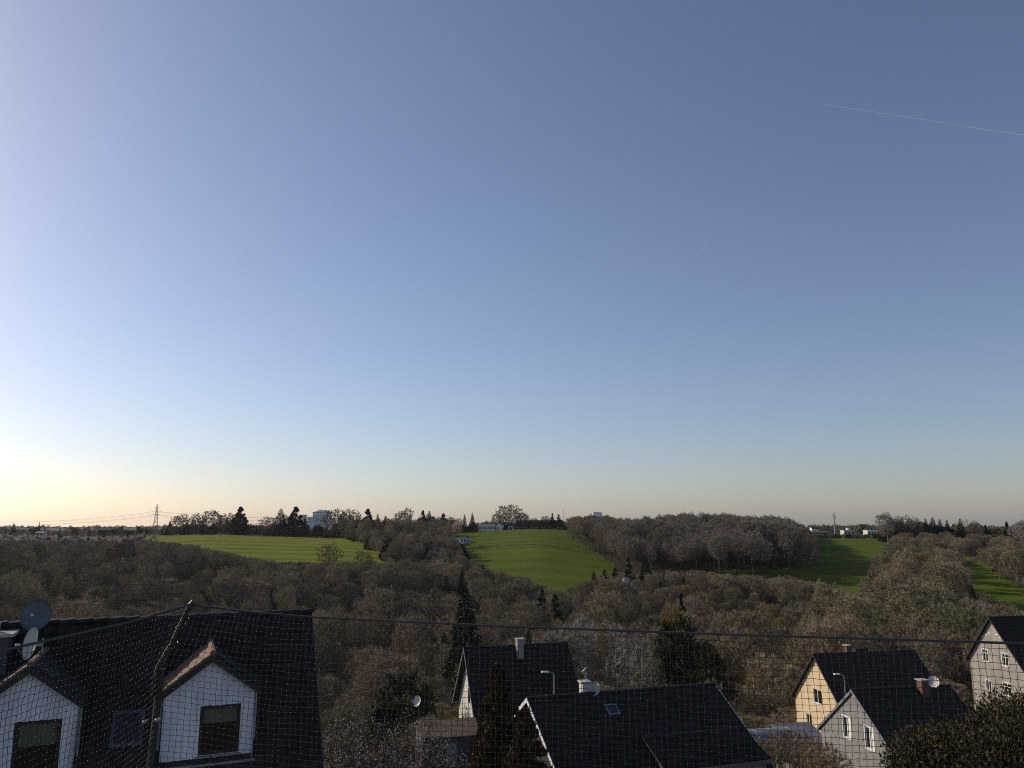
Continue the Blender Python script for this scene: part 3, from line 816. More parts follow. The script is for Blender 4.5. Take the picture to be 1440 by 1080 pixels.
# far hedges and tree belts along the plateau
rf = random.Random(31)
def belt(p0, p1, D, dD, n, ht, keys):
    for k in range(n):
        px = p0 + (p1 - p0) * (k + rf.uniform(-.4, .4)) / max(1, n - 1); DD = D + rf.uniform(-dD, dD)
        x = u_of(px) * DD
        put(rf.choice(keys), x, DD, rf.uniform(*ht), rf.uniform(0, 6.28), rf.uniform(1.0, 1.5), 'far', 3)
belt(-60, 240, 860, 60, 80, (4.5, 9), ['dense0', 'ivy0', 'bush1', 'dense0', 'cypress0'])
belt(-60, 225, 700, 8, 60, (1.8, 3.4), ['bush0', 'bush1'])
belt(-80, 215, 610, 60, 150, (1.6, 3.6), ['bush0', 'bush1', 'ivy0'])
belt(232, 470, 708, 12, 90, (5, 11), ['bush1', 'ivy0', 'dense1', 'dense2', 'cedar0', 'dense0'])
belt(232, 480, 700, 4, 60, (2.5, 5), ['bush1', 'ivy0', 'bush0'])
belt(470, 640, 720, 20, 60, (10, 17), ['dense0', 'dense2', 'dense1', 'cedar0'])
belt(700, 796, 733, 2, 46, (1.6, 2.8), ['bush0', 'bush1', 'ivy0'])
belt(660, 800, 768, 10, 60, (6, 10), ['dense0', 'ivy0', 'cedar0', 'dense1'])
belt(1140, 1250, 1150, 160, 70, (9, 15), ['dense0', 'dense1', 'ivy0', 'dense2'])
belt(1140, 1250, 700, 8, 60, (3.0, 5.2), ['bush0', 'bush1', 'ivy0'])
belt(1245, 1350, 616, 8, 46, (11, 17), ['dense0', 'red0', 'spruce0', 'spruce1', 'dense2', 'cedar0', 'red1'])
belt(1250, 1450, 625, 12, 80, (9, 15), ['dense0', 'red1', 'ivy0', 'dense2', 'dense1', 'cedar0', 'red0'])
belt(1255, 1450, 560, 45, 80, (7, 12), ['dense0', 'dense0', 'red1', 'bush1', 'dense1'])
belt(-100, 1500, 2500, 700, 420, (5, 13), ['dense0', 'dense1', 'ivy0'])

# the 300 that show largest are things of their own; the rest is one mass
BANDS = [(130, 'behind the satellite dishes'), (240, 'between the satellite dishes and the net pole'), (340, 'behind the net pole tip'), (450, 'behind the roof corner of the nearest house'), (560, 'just right of the nearest house roof'),
         (640, 'above the small white dish'), (720, 'around the tall spruce'), (830, 'above the steep-gabled house roof'), (920, 'above the white chimney'), (1030, 'around the dark evergreen mass'),
         (1120, 'left of the yellow house'), (1200, 'behind the yellow gable'), (1300, 'behind the yellow house roof'), (1380, 'between the yellow and grey houses'), (9999, 'above the grey house')]
ROWS = [(150, 'lowest row'), (200, 'second row'), (265, 'middle slope'), (9999, 'upper slope')]
NAMES = {'beech': 'beech_tree', 'dense': 'bare_tree', 'broad': 'bare_tree', 'tall': 'bare_tree', 'slim': 'bare_tree', 'bush': 'bare_shrub', 'budding': 'bare_tree', 'golden': 'golden_tree', 'pale': 'bare_tree', 'red': 'bare_tree',
         'spruce': 'spruce_tree', 'cedar': 'conifer_tree', 'cypress': 'conifer_tree', 'ivy': 'evergreen_tree', 'olive': 'evergreen_tree'}
KINDW = {'bush': 'low bare shrub', 'golden': 'golden budding tree', 'budding': 'yellowish budding tree', 'pale': 'pale-limbed bare tree', 'red': 'reddish bare tree', 'spruce': 'dark spruce', 'cypress': 'dark conifer', 'cedar': 'dark cedar',
         'ivy': 'dark evergreen tree', 'slim': 'slender bare tree', 'tall': 'tall upright bare tree', 'beech': 'tall bare beech', 'dense': 'dense-crowned bare tree', 'broad': 'round-crowned bare brown tree'}
def visible(c):
    px, py = proj(c[2], c[3], ground(c[2], c[3]) + c[4] * .7)
    return -15 < px < 1455 and py < 1085
cand.sort(key=lambda c: -c[0] * (1 if visible(c) else 0))
for c in cand[:300]:
    _, key, x, y, H, rz, wide, zone = c
    px, _py = proj(x, y, ground(x, y))
    kind = key.rstrip('0123456789')
    place = next(t for lim, t in BANDS if px < lim); row = next(t for lim, t in ROWS if y < lim)
    if zone == 'mid': row = 'in the wood between fields'
    if zone == 'beech': row = 'in the beech wood'
    if zone == 'far': row = 'along the skyline'
    gp = KINDW[kind] + 's ' + place + ' ' + row; lb = KINDW[kind] + ' ' + place + ', ' + row
    tree(key, x, y, H, rz, NAMES[kind], lb, 'shrub' if kind == 'bush' else 'tree', gp, wide)

pcol = bpy.data.collections.new('tree_kinds')
keys = sorted(PROTO)
for i, k in enumerate(keys):
    pcol.objects.link(bpy.data.objects.new('kind_%02d' % i, PROTO[k]['joint']))
rest = cand[300:]
pv = np.array([(c[2], c[3], ground(c[2], c[3]) - .15) for c in rest], dtype=np.float32)
wm = bpy.data.meshes.new('woodland'); wm.from_pydata([tuple(map(float, p)) for p in pv], [], [])
a = wm.attributes.new('kind_index', 'INT', 'POINT'); a.data.foreach_set('value', np.array([keys.index(c[1]) for c in rest], dtype=np.int32))
a = wm.attributes.new('turn', 'FLOAT_VECTOR', 'POINT'); a.data.foreach_set('vector', np.array([(0, 0, c[5]) for c in rest], dtype=np.float32).ravel())
sc_ = np.array([(c[4] / PROTO[c[1]]['H'] * c[6], c[4] / PROTO[c[1]]['H'] * c[6], c[4] / PROTO[c[1]]['H']) for c in rest], dtype=np.float32)
a = wm.attributes.new('size', 'FLOAT_VECTOR', 'POINT'); a.data.foreach_set('vector', sc_.ravel())
wood = link_mesh('woodland', wm)
tag(wood, 'mass of bare brown trees covering the valley slopes and far skyline', 'wood', kind='stuff')
ng = bpy.data.node_groups.new('woodland', 'GeometryNodeTree')
ng.interface.new_socket('Geometry', in_out='INPUT', socket_type='NodeSocketGeometry')
ng.interface.new_socket('Geometry', in_out='OUTPUT', socket_type='NodeSocketGeometry')
gi = ng.nodes.new('NodeGroupInput'); go = ng.nodes.new('NodeGroupOutput')
ci = ng.nodes.new('GeometryNodeCollectionInfo'); ci.inputs['Collection'].default_value = pcol; ci.inputs['Separate Children'].default_value = True; ci.inputs['Reset Children'].default_value = True
ip = ng.nodes.new('GeometryNodeInstanceOnPoints'); ip.inputs['Pick Instance'].default_value = True
def attr(nm, ty):
    n = ng.nodes.new('GeometryNodeInputNamedAttribute'); n.data_type = ty; n.inputs['Name'].default_value = nm; return n.outputs['Attribute']
ng.links.new(gi.outputs[0], ip.inputs['Points']); ng.links.new(ci.outputs[0], ip.inputs['Instance'])
ng.links.new(attr('kind_index', 'INT'), ip.inputs['Instance Index'])
e2r = ng.nodes.new('FunctionNodeEulerToRotation'); ng.links.new(attr('turn', 'FLOAT_VECTOR'), e2r.inputs[0])
ng.links.new(e2r.outputs[0], ip.inputs['Rotation']); ng.links.new(attr('size', 'FLOAT_VECTOR'), ip.inputs['Scale'])
ng.links.new(ip.outputs[0], go.inputs[0])
md = wood.modifiers.new('woodland', 'NODES'); md.node_group = ng
print('TREES', len(cand), 'tris', sum(len(p['joint'].polygons) for p in PROTO.values()))
# PLACEMENT_END

# ------------------------------------------------------------------ houses
def frame_at(px, py, D, yaw_deg):
    """world point of a ridge end seen in the picture, ridge direction d and the direction n towards the viewer"""
    return at(px, py, D), R(yaw_deg)

class Panel:
    """a wall plane: origin o, horizontal axis u, outward normal n; local (s, z)"""
    def __init__(s, o, u, n): s.o, s.u, s.n = Vector(o), Vector(u), Vector(n)
    def p(s, a, z, out=0.0): return s.o + s.u * a + Vector((0, 0, z)) + s.n * out
    def wall(s, mb, top, z0, holes=(), depth=.14):
        """top: list of (s, z) from left to right; holes: (s0, s1, z0, z1)"""
        xs = sorted(set([a for a, _ in top] + [h[0] for h in holes] + [h[1] for h in holes]))
        tf = lambda a: float(np.interp(a, [q for q, _ in top], [q for _, q in top]))
        for a, b in zip(xs[:-1], xs[1:]):
            if b - a < 1e-5: continue
            hs = sorted([h for h in holes if h[0] <= a + 1e-6 and h[1] >= b - 1e-6], key=lambda h: h[2])
            lo = z0
            for h in hs:
                mb.quad(s.p(a, lo), s.p(b, lo), s.p(b, h[2]), s.p(a, h[2])); lo = h[3]
            mb.quad(s.p(a, lo), s.p(b, lo), s.p(b, tf(b)), s.p(a, tf(a)))
        for (a, b, c, d) in holes:
            for q in (((a,c),(b,c)), ((b,c),(b,d)), ((b,d),(a,d)), ((a,d),(a,c))):
                (a0,c0),(a1,c1) = q
                mb.quad(s.p(a0,c0), s.p(a1,c1), s.p(a1,c1,-depth), s.p(a0,c0,-depth))
    def slab(s, mb, a, b, c, d, o0, o1):
        mb.hexa([s.p(a,c,o0), s.p(b,c,o0), s.p(b,c,o1), s.p(a,c,o1), s.p(a,d,o0), s.p(b,d,o0), s.p(b,d,o1), s.p(a,d,o1)])
    def window(s, parent, hole, fm, mull=1, sill=True, transom=False, glass='glass', blind=(), sillm='white_paint', fw=.07, surround=None):
        a, b, c, d = hole
        f = MB(); o0, o1 = -.13, -.045
        s.slab(f, a, a+fw, c, d, o0, o1); s.slab(f, b-fw, b, c, d, o0, o1); s.slab(f, a+fw, b-fw, c, c+fw, o0, o1); s.slab(f, a+fw, b-fw, d-fw, d, o0, o1)
        w = f.build('window', M[fm], parent)
        step = (b - a) / (mull + 1)
        for k in range(1, mull + 1):
            m_ = MB(); s.slab(m_, a+step*k-fw*.55, a+step*k+fw*.55, c+fw, d-fw, o0+.01, o1+.012); m_.build('mullion', M[fm], w)
        if transom:
            m_ = MB(); s.slab(m_, a+fw, b-fw, c+(d-c)*.7-fw*.4, c+(d-c)*.7+fw*.4, o0+.012, o1+.008); m_.build('transom', M[fm], w)
        for k in range(mull + 1):
            p_ = MB(); x0, x1 = a+step*k+(fw if k == 0 else fw*.5), a+step*(k+1)-(fw if k == mull else fw*.5)
            s.slab(p_, x0, x1, c+fw, d-fw, -.105, -.09); p_.build('pane', M['curtain' if k in blind else glass], w)
        if sill:
            m_ = MB(); s.slab(m_, a-.06, b+.06, c-.05, c-.005, -.02, .08); m_.build('sill', M[sillm], w)
        if surround:
            m_ = MB()
            for q in ((a-.09,a-.004,c-.004,d+.09), (b+.004,b+.09,c-.004,d+.09), (a-.004,b+.004,d+.004,d+.09)): s.slab(m_, *q, -.01, .025)
            m_.build('surround', M[surround], w)
        return w

def tile_verts(w, l, lift=.035, lip=.03):
    """one interlocking tile, local x across, y up the slope, z off the slope"""
    xs = np.linspace(0, w, 6); zs = np.array([.030, .012, .004, .010, .030, .034])
    v = [(x, 0, z + lift) for x, z in zip(xs, zs)] + [(x, l, z) for x, z in zip(xs, zs)] + [(x, 0, z + lift - lip) for x, z in zip(xs, zs)]
    f = []
    for i in range(5):
        f.append((i, i+1, i+7, i+6)); f.append((12+i, 13+i, i+1, i))
    return np.array(v), np.array(f)

def roof_slope(parent, x0, x1, ridge_z, run, tan_p, side, mt, tw=.30, tl=.34, skip=None, single=0, score=None, y0=0.0, name='roof_tiles'):
    """tiles of one slope. side -1 faces local -y. Individual tiles for the best scored ones, the rest joined"""
    cs = 1 / math.sqrt(1 + tan_p ** 2); sn = tan_p * cs
    L = run / cs; nr = int(L / tl); nc = int((x1 - x0) / tw); twx = (x1 - x0) / nc; tlx = L / nr
    tv, tf = tile_verts(twx * 1.0, tlx * 1.12)
    items = []
    for r in range(nr):
        for c in range(nc):
            sdist = L - r * tlx                       # distance down the slope to the tile's lower edge
            yy = y0 + side * sdist * cs; zz = ridge_z - sdist * sn; xx = x0 + c * twx
            if skip and skip(xx + twx / 2, yy - side * tlx * .5 * cs): continue
            items.append((xx, yy, zz))
    up = Vector((0, -side * cs, sn)); nrm = Vector((0, side * sn, cs)); ax = up.cross(nrm)
    flip = ax.x < 0
    B = np.array([[1, 0, 0], list(up), list(nrm)], dtype=float)
    if score and single:
        items.sort(key=lambda t: -score(t))
    one = items[:single]; rest = items[single:]
    ff = tf[:, ::-1] if flip else tf
    rg = np.random.default_rng(int(abs(x0 * 100) + nc))
    if len(rest):
        T = np.array(rest); n = len(T)
        jit = rg.normal(0, .004, (n, 1, 3))
        V = (tv @ B)[None] + T[:, None, :] + jit
        Fa = (ff[None] + (np.arange(n) * len(tv))[:, None, None]).reshape(-1, 4)
        o = link_mesh(name, np_mesh(name, V.reshape(-1, 3), Fa, [mt]), parent); o['kind'] = 'stuff'
    if one:
        me = np_mesh('tile', tv @ B, ff, [mt])
        for t in one:
            o = bpy.data.objects.new('tile', me); o.location = Vector(t) + Vector(rg.normal(0, .004, 3)); o.parent = parent; col.objects.link(o)

def gable_house(name, label, A, yaw, L, half, tan_p, wall_m, tile_m, over=.35, eave=.35, holes_left=(), wins_left=(), verge='grey_paint', back_half=None, tl=.36, tw=.30, skip=None, single=0, score=None, front_holes=(), tiles=True, base=None, right_wall=True):
    """A: world position of the left end of the ridge (roof edge). Returns house Empty and a dict of local sizes"""
    d = Vector((math.cos(yaw), math.sin(yaw), 0)); back = Vector((-math.sin(yaw), math.cos(yaw), 0))
    mid = Vector(A) + d * (L / 2)
    gz = min(ground(*(mid + d * a + back * b).xy) for a in (-L/2, L/2) for b in (-half, half)) - .3 if base is None else base
    h = empty(name, (mid.x, mid.y, gz), yaw, label, 'house')
    RZ = A.z - gz
    hf, hb = half, back_half or half
    x0, x1 = -L/2 + over, L/2 - over
    th = .16
    rz = RZ - th                                           # underside peak = wall peak
    yf, yb = -(hf - eave), hb - eave
    tb = tan_p * hf / hb if back_half is None else tan_p
    mb = MB()
    wl = Panel((x0, 0, 0), (0, -1, 0), (-1, 0, 0))          # left gable, s runs towards the viewer
    gab = [(-yb, rz - tan_p * yb), (0, rz), (-yf, rz + tan_p * yf)]
    wl.wall(mb, gab, 0, holes_left)
    wr = Panel((x1, 0, 0), (0, 1, 0), (1, 0, 0)); wr.wall(mb, [(yf, rz + tan_p * yf), (0, rz), (yb, rz - tan_p * yb)], 0)
    wf = Panel((0, yf, 0), (1, 0, 0), (0, -1, 0)); wf.wall(mb, [(x0, rz + tan_p * yf), (x1, rz + tan_p * yf)], 0, front_holes)
    wb = Panel((0, yb, 0), (-1, 0, 0), (0, 1, 0)); wb.wall(mb, [(-x1, rz - tan_p * yb), (-x0, rz - tan_p * yb)], 0)
    mb.build('wall', M[wall_m], h)
    rf_ = MB()
    X0, X1 = -L/2, L/2
    for sd, run in ((-1, hf), (1, hb)):
        a = [(X0, 0, RZ-th), (X1, 0, RZ-th), (X1, sd*run, RZ-th-tan_p*run), (X0, sd*run, RZ-th-tan_p*run)]
        b = [(p[0], p[1], p[2] + th - .05) for p in a]
        rf_.hexa(a + b if sd > 0 else a + b)
    roof = rf_.build('roof', M['underlay'], h)
    if tiles:
        roof_slope(roof, X0, X1, RZ - .05, hf, tan_p, -1, M[tile_m], tw, tl, skip, single, score)
        roof_slope(roof, X0, X1, RZ - .05, hb, tan_p, 1, M[tile_m], .60, .7)
    # ridge caps, one by one
    n = int(L / .42); cap = MB()
    cap.tube([(-.22, 0, 0), (0, 0, .012), (.22, 0, .03)], [.10, .105, .115], 7)
    cm = cap.mesh('ridge_cap', M[tile_m])
    for k in range(n):
        o = link_mesh('ridge_cap', cm, roof, (X0 + (k + .5) * L / n, 0, RZ - .02))
    # verge boards on both gable ends
    for X in (X0, X1):
        s_ = -1 if X < 0 else 1
        for sd, run in ((-1, hf), (1, hb)):
            v_ = MB(); xa, xb = X + s_ * .003, X + s_ * .035
            zt = RZ + .035; zb = RZ - .2
            v_.hexa([(xa, 0, zb), (xb, 0, zb), (xb, sd*run, zb - tan_p*run), (xa, sd*run, zb - tan_p*run), (xa, 0, zt), (xb, 0, zt), (xb, sd*run, zt - tan_p*run), (xa, sd*run, zt - tan_p*run)])
            v_.build('verge_board', M[verge], roof)
    for sd, run in ((-1, hf), (1, hb)):
        g_ = MB(); g_.tube([(X0, sd*(run+.07), RZ-th-tan_p*run-.02), (X1, sd*(run+.07), RZ-th-tan_p*run-.02)], .065, 8); g_.build('gutter', M['zinc'], roof)
    for wn_ in wins_left: wl.window(h, **wn_)
    return h, dict(RZ=RZ, x0=x0, x1=x1, yf=yf, yb=yb, tan=tan_p, roof=roof, left=wl, front=wf, L=L, hf=hf)

def chimney(roof, x, y, z0, z1, w, dpt, m='brick', cap=True, flue=True):
    c = MB(); c.box(x-w/2, x+w/2, y-dpt/2, y+dpt/2, z0, z1); ch = c.build('chimney', M[m], roof)
    if cap:
        c = MB(); c.box(x-w/2-.07, x+w/2+.07, y-dpt/2-.07, y+dpt/2+.07, z1+.002, z1+.09); c.build('chimney_cap', M['concrete'], ch)
    return ch

def dish(name, pos, face, r, label, m='dish_white', depth=.12, mast=None):
    """satellite dish: shallow bowl, feed arm with a receiver, bracket and short mast; face: direction it looks at"""
    e = empty(name, pos, 0, label, 'satellite dish')
    f = Vector(face).normalized(); q = f.to_track_quat('Z', 'Y')
    V, Fs = [], []; nr, na = 5, 24
    V.append((0, 0, 0))
    for i in range(1, nr + 1):
        for k in range(na):
            a = 2 * math.pi * k / na; rr = r * i / nr
            V.append((rr * math.cos(a), rr * 1.08 * math.sin(a), depth * (i / nr) ** 2))
    for k in range(na): Fs.append((0, 1 + k, 1 + (k+1) % na))
    for i in range(nr - 1):
        for k in range(na): a = 1 + i*na + k; b = 1 + i*na + (k+1) % na; Fs.append((a, a+na, b+na, b))
    n = len(V); V += [(x*1.0, y*1.0, z - .02) for x, y, z in V]; Fs += [tuple(n + i for i in reversed(f_)) for f_ in Fs]
    for k in range(na):
        a = 1 + (nr-1)*na + k; b = 1 + (nr-1)*na + (k+1) % na; Fs.append((a, b, b + n, a + n))
    me = np_mesh('reflector', V, Fs, [M[m]], smooth=True); o = link_mesh('reflector', me, e); o.rotation_euler = q.to_euler()
    ar = MB(); tip = q @ Vector((0, -r*.15, r*1.15)); foot = q @ Vector((0, -r*1.0, depth*.8))
    ar.tube([foot, (foot + tip) * .5 - Vector((0, 0, r*.12)), tip], .012, 6); arm = ar.build('feed_arm', M['zinc'], e)
    rc = MB(); rc.tube([tip, tip - f * .12], .035, 8); rc.build('receiver', M['dish_white'], arm)
    bk = MB(); b0 = q @ Vector((0, 0, -.02)); b1 = q @ Vector((0, 0, -.22)); bk.bar(b0, b1, .10, .12); bk.build('bracket', M['zinc'], e)
    ms = MB(); ml = mast if mast else .8; ms.tube([b1 + Vector((0, 0, .15)), b1 - Vector((0, 0, ml))], .025, 8); ms.build('mast', M['zinc'], e)
    return e

# ---- the near house, left: long dark roof, two gabled dormers
YAW_N = R(23.0); LN = 15.0; TN = 1.19
dN = Vector((math.cos(YAW_N), math.sin(YAW_N), 0))
B_N = at(437, 860, 26.4); A_N = B_N - dN * LN
near_base = -12.6
RZN = A_N.z - near_base
DORM = [(-3.08, 1.18), (-7.47, 1.16)]                      # centre x measured from the right ridge end, half width
FRONT = -2.85                                              # local y of the dormer fronts
def dorm_skip(x, y):
    xr = x - LN / 2
    for cx, hw in DORM:
        top = -.55 - abs(xr - cx) * .78 * .75
        if abs(xr - cx) < hw + .10 and y < -.62 - abs(xr - cx) * .78 and y > FRONT - .1: return True
        if abs(xr - cx) < hw + .02 and y <= FRONT + .05: return True
    if -5.6 < xr < -4.65 and -2.6 < y < -1.8: return True
    if -9.75 < xr < -8.25 and -1.15 < y < -.05: return True
    return False
def near_score(t):
    w = Matrix.Rotation(YAW_N, 3, 'Z') @ Vector(t); mid = A_N + dN * (LN / 2)
    p = Vector((mid.x, mid.y, near_base)) + w
    px, py = proj(*p)
    return (1000 if (-5 < px < 1440 and py < 1085) else 0) - p.length
near, nd = gable_house('tiled_house', 'nearest house with long dark tiled roof and two white gabled dormers behind netting', A_N, YAW_N, LN, 3.55, TN, 'render_white', 'tile', over=.3, eave=.3, verge='black_metal', skip=dorm_skip, single=300, score=near_score, tl=.34, tw=.30, base=near_base)
for k, (cx, hw) in enumerate(DORM):
    X = cx + LN / 2; zr = RZN
    wz, ez, bz = zr - .84, zr - 1.71, zr - 3.75           # wall apex, eaves, foot
    hole = (cx_ := X + .30) - .53, cx_ + .53, zr - 3.38, zr - 2.10
    pn = Panel((0, FRONT, 0), (1, 0, 0), (0, -1, 0))
    dm = MB(); pn.wall(dm, [(X - hw, ez), (X, wz), (X + hw, ez)], bz, [hole])
    ymain = lambda z: -(zr - z) / TN
    for s_ in (-1, 1):                                     # cheeks
        xx = X + s_ * hw
        dm.poly([(xx, FRONT, bz), (xx, FRONT, ez), (xx, ymain(ez) + .1, ez), (xx, ymain(bz), bz)])
    dorm = dm.build('dormer', M['render_white'], near)
    pn.window(dorm, hole, 'dark_paint', mull=0, fw=.09, sill=True, sillm='zinc')
    bl = MB(); bh = (.42, .30)[1 - k] * (hole[3] - hole[2]); pn.slab(bl, hole[0] + .10, hole[1] - .10, hole[3] - .09 - bh, hole[3] - .09, -.089, -.082); bl.build('pane_reflection', M['reflection_olive'], dorm)  # olive reflection in the upper glass, painted as a strip over the pane
    # dormer roof: two slopes running back into the main roof
    pr = (wz - ez) / hw; ov = .16; fy = FRONT - .14
    for s_ in (-1, 1):
        a0 = (X, fy, wz + .05); a1 = (X + s_*(hw+ov), fy, wz + .05 - pr*(hw+ov))
        b0 = (X, ymain(wz + .14) - .0, wz + .05); zb = wz + .05 - pr*(hw+ov); b1 = (X + s_*(hw+ov), ymain(zb + .08), zb)
        up = Vector((0, 0, .10))
        rr = MB(); rr.hexa([Vector(q) for q in (a0, a1, b1, b0)] + [Vector(q) + up for q in (a0, a1, b1, b0)])
        ro = rr.build('dormer_roof', M['tile_tan' if s_ < 0 else 'tile'], dorm)  # sun-facing slope is tan, the other dark: sunlight painted into the tile colour
        # courses of tiles on that slope
        sl = Vector((s_*(hw+ov), 0, -pr*(hw+ov))); Ls = sl.length; sl.normalize()
        nr_, ncol = 5, 9; tm = MB()
        for r_ in range(nr_):
            for c_ in range(ncol):
                t0, t1 = r_ / nr_, (r_ + 1) / nr_ + .04
                yb0 = b0[1] + (b1[1] - b0[1]) * t0; u0 = fy + (yb0 - fy) * c_ / ncol; u1 = fy + (yb0 - fy) * (c_ + .96) / ncol
                P0 = Vector((X, 0, wz + .15)) + sl * (Ls * t0); P1 = Vector((X, 0, wz + .15)) + sl * (Ls * min(t1, 1.02))
                lift = Vector((0, 0, .035))
                tm.hexa([P0 + Vector((0, u0, .004)), P0 + Vector((0, u1, .004)), P1 + Vector((0, u1, .004)), P1 + Vector((0, u0, .004)),
                         P0 + Vector((0, u0, .02)), P0 + Vector((0, u1, .02)), P1 + Vector((0, u1, .02)) + lift, P1 + Vector((0, u0, .02)) + lift])
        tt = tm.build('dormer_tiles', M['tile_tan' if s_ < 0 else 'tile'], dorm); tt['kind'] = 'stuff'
        vb = MB(); vb.hexa([Vector(a0) + Vector((0, -.03, -.12)), Vector(a1) + Vector((0, -.03, -.12)), Vector(a1) + Vector((0, -.003, -.12)), Vector(a0) + Vector((0, -.003, -.12)),
                            Vector(a0) + Vector((0, -.03, .06)), Vector(a1) + Vector((0, -.03, .06)), Vector(a1) + Vector((0, -.003, .06)), Vector(a0) + Vector((0, -.003, .06))])
        vb.build('verge_board', M['dark_paint'], dorm)
        dp = MB(); dp.tube([(X + s_*(hw+.06), FRONT + .25, ez - .1), (X + s_*(hw+.06), FRONT + .25, bz + .3)], .04, 8); dp.build('downpipe', M['zinc'], dorm)
    rc = MB(); rc.tube([(X, fy - .02, wz + .16), (X, ymain(wz + .2), wz + .16)], .085, 8); rc.build('ridge_cap', M['tile_tan'], dorm)
    ap = MB(); ap.box(X - hw - .12, X + hw + .12, FRONT - .16, FRONT - .005, zr - 3.62, zr - 3.56); ap.build('flashing', M['zinc'], dorm)
# roof window between the dormers
sx0, sx1 = LN/2 - 5.52, LN/2 - 4.72
cs_ = 1 / math.sqrt(1 + TN*TN); sn_ = TN * cs_
def on_slope(x, s, off): return Vector((x, -s - off * -0 - off * sn_, RZN - .05 - TN * s + off * cs_))
rw = MB()
def slope_slab(mb, x0, x1, s0, s1, o0, o1):
    q = [(x0, s0), (x1, s0), (x1, s1), (x0, s1)]
    mb.hexa([on_slope(a, b, o0) for a, b in q] + [on_slope(a, b, o1) for a, b in q])
for q in ((sx0, sx0+.08, 1.87, 2.53), (sx1-.08, sx1, 1.87, 2.53), (sx0+.08, sx1-.08, 1.87, 1.94), (sx0+.08, sx1-.08, 2.46, 2.53)): slope_slab(rw, *q, 0, .09)
rwo = rw.build('roof_window', M['slate_dark'], nd['roof'])
rg_ = MB(); slope_slab(rg_, sx0+.08, sx1-.08, 1.94, 2.46, .01, .06); rg_.build('pane', M['glass_blue'], rwo)
nch = chimney(nd['roof'], LN/2 - 9.0, -.55, RZN - 1.7, RZN - .22, 1.35, .85, 'slate_dark', cap=False)
c_ = MB(); c_.box(LN/2 - 9.8, LN/2 - 8.22, -1.08, -.02, RZN - .218, RZN - .13); c_.build('chimney_cap', M['concrete'], nch)
fl = MB(); fl.tube([(LN/2 - 8.75, -.5, RZN - .13), (LN/2 - 8.75, -.5, RZN + .12)], .11, 10); fl.build('flue', M['zinc'], nch)

dish('satellite_dish', at(52, 866, 22.6), (.25, -.95, .30), .40, 'large satellite dish with shade painted grey-blue above the roof at the left', 'dish_shaded', mast=.9)
dish('satellite_dish', at(48, 905, 22.2), (-.60, -.78, .18), .40, 'pale sunlit satellite dish below the dark one on the near roof', 'dish_white', mast=.5)

# ---- steep-gabled house in the middle distance
YM = R(17.0)
def sl_hole(y0, y1, z0, z1): return (-y1, -y0, z0, z1)      # local y range -> panel s range
A_M = at(652, 911, 75)
RZM = A_M.z - (min(ground(A_M.x, A_M.y), ground(A_M.x + 9, A_M.y + 3)) - .3)
gm = A_M.z
hM = [(-.45, .45, 0, 0)]
base_m = -23.5; RZm = A_M.z - base_m
hole = (-.35, .55, RZm - 4.9, RZm - 3.6)
mid_h, md_ = gable_house('steep_gabled_house', 'dark-roofed house with steep narrow sunlit cream gable behind the bronze conifer', A_M, YM, 10.4, 4.3, 1.28, 'render_cream', 'tile', over=.55, holes_left=[hole], wins_left=[dict(hole=hole, fm='dark_paint', mull=1)], base=base_m, tl=.40, tw=.34, verge='zinc')
chimney(md_['roof'], .1, -.55, RZm - 1.4, RZm + .62, .62, .62, 'render_grey')

# ---- dark tiled house in the foreground centre
YC = R(18.6); A_C = at(741, 982, 45); base_c = -18.5; RZC = A_C.z - base_c; LC = 12.0; TC = .60
def cen_skip(x, y):
    return (-1.75 < x < -.95 and -1.5 < y < -.75) or (-.6 < x < LC/2 - .3 and -5.5 < y < -3.2)
cen, cd = gable_house('dark_tiled_house', 'large dark tiled house in the centre foreground with white verge and shed dormer', A_C, YC, LC, 5.4, TC, 'cladding', 'tile', over=.3, base=base_c, tl=.36, tw=.30, verge='white_paint', skip=cen_skip)
def cslope(x, s, off): 
    c = 1 / math.sqrt(1 + TC*TC); return Vector((x, -s - off * TC * c, RZC - .05 - TC * s + off * c))
rw = MB()
def cs_slab(mb, x0, x1, s0, s1, o0, o1):
    q = [(x0, s0), (x1, s0), (x1, s1), (x0, s1)]; mb.hexa([cslope(a, b, o0) for a, b in q] + [cslope(a, b, o1) for a, b in q])
for q in ((-1.7,-1.63,.8,1.45), (-1.07,-1.0,.8,1.45), (-1.63,-1.07,.8,.87), (-1.63,-1.07,1.38,1.45)): cs_slab(rw, *q, 0, .10)
rwo = rw.build('roof_window', M['zinc'], cd['roof']); g_ = MB(); cs_slab(g_, -1.63, -1.07, .87, 1.38, .01, .07); g_.build('pane', M['glass_blue'], rwo)
ccx, ccy = -2.35, .35
ch = chimney(cd['roof'], ccx, ccy, RZC - .6, RZC + .55, .50, .50, 'render_cream')
cw = MB(); cw.tube([(ccx + .08, ccy, RZC + .70), (ccx + .08, ccy, RZC + 1.0)], .07, 8); cw.tube([(ccx + .08, ccy, RZC + 1.0), (ccx - .08, ccy, RZC + 1.12), (ccx + .12, ccy, RZC + 1.35)], [.11, .12, .05], 8); cw.build('chimney_cowl', M['zinc'], ch)
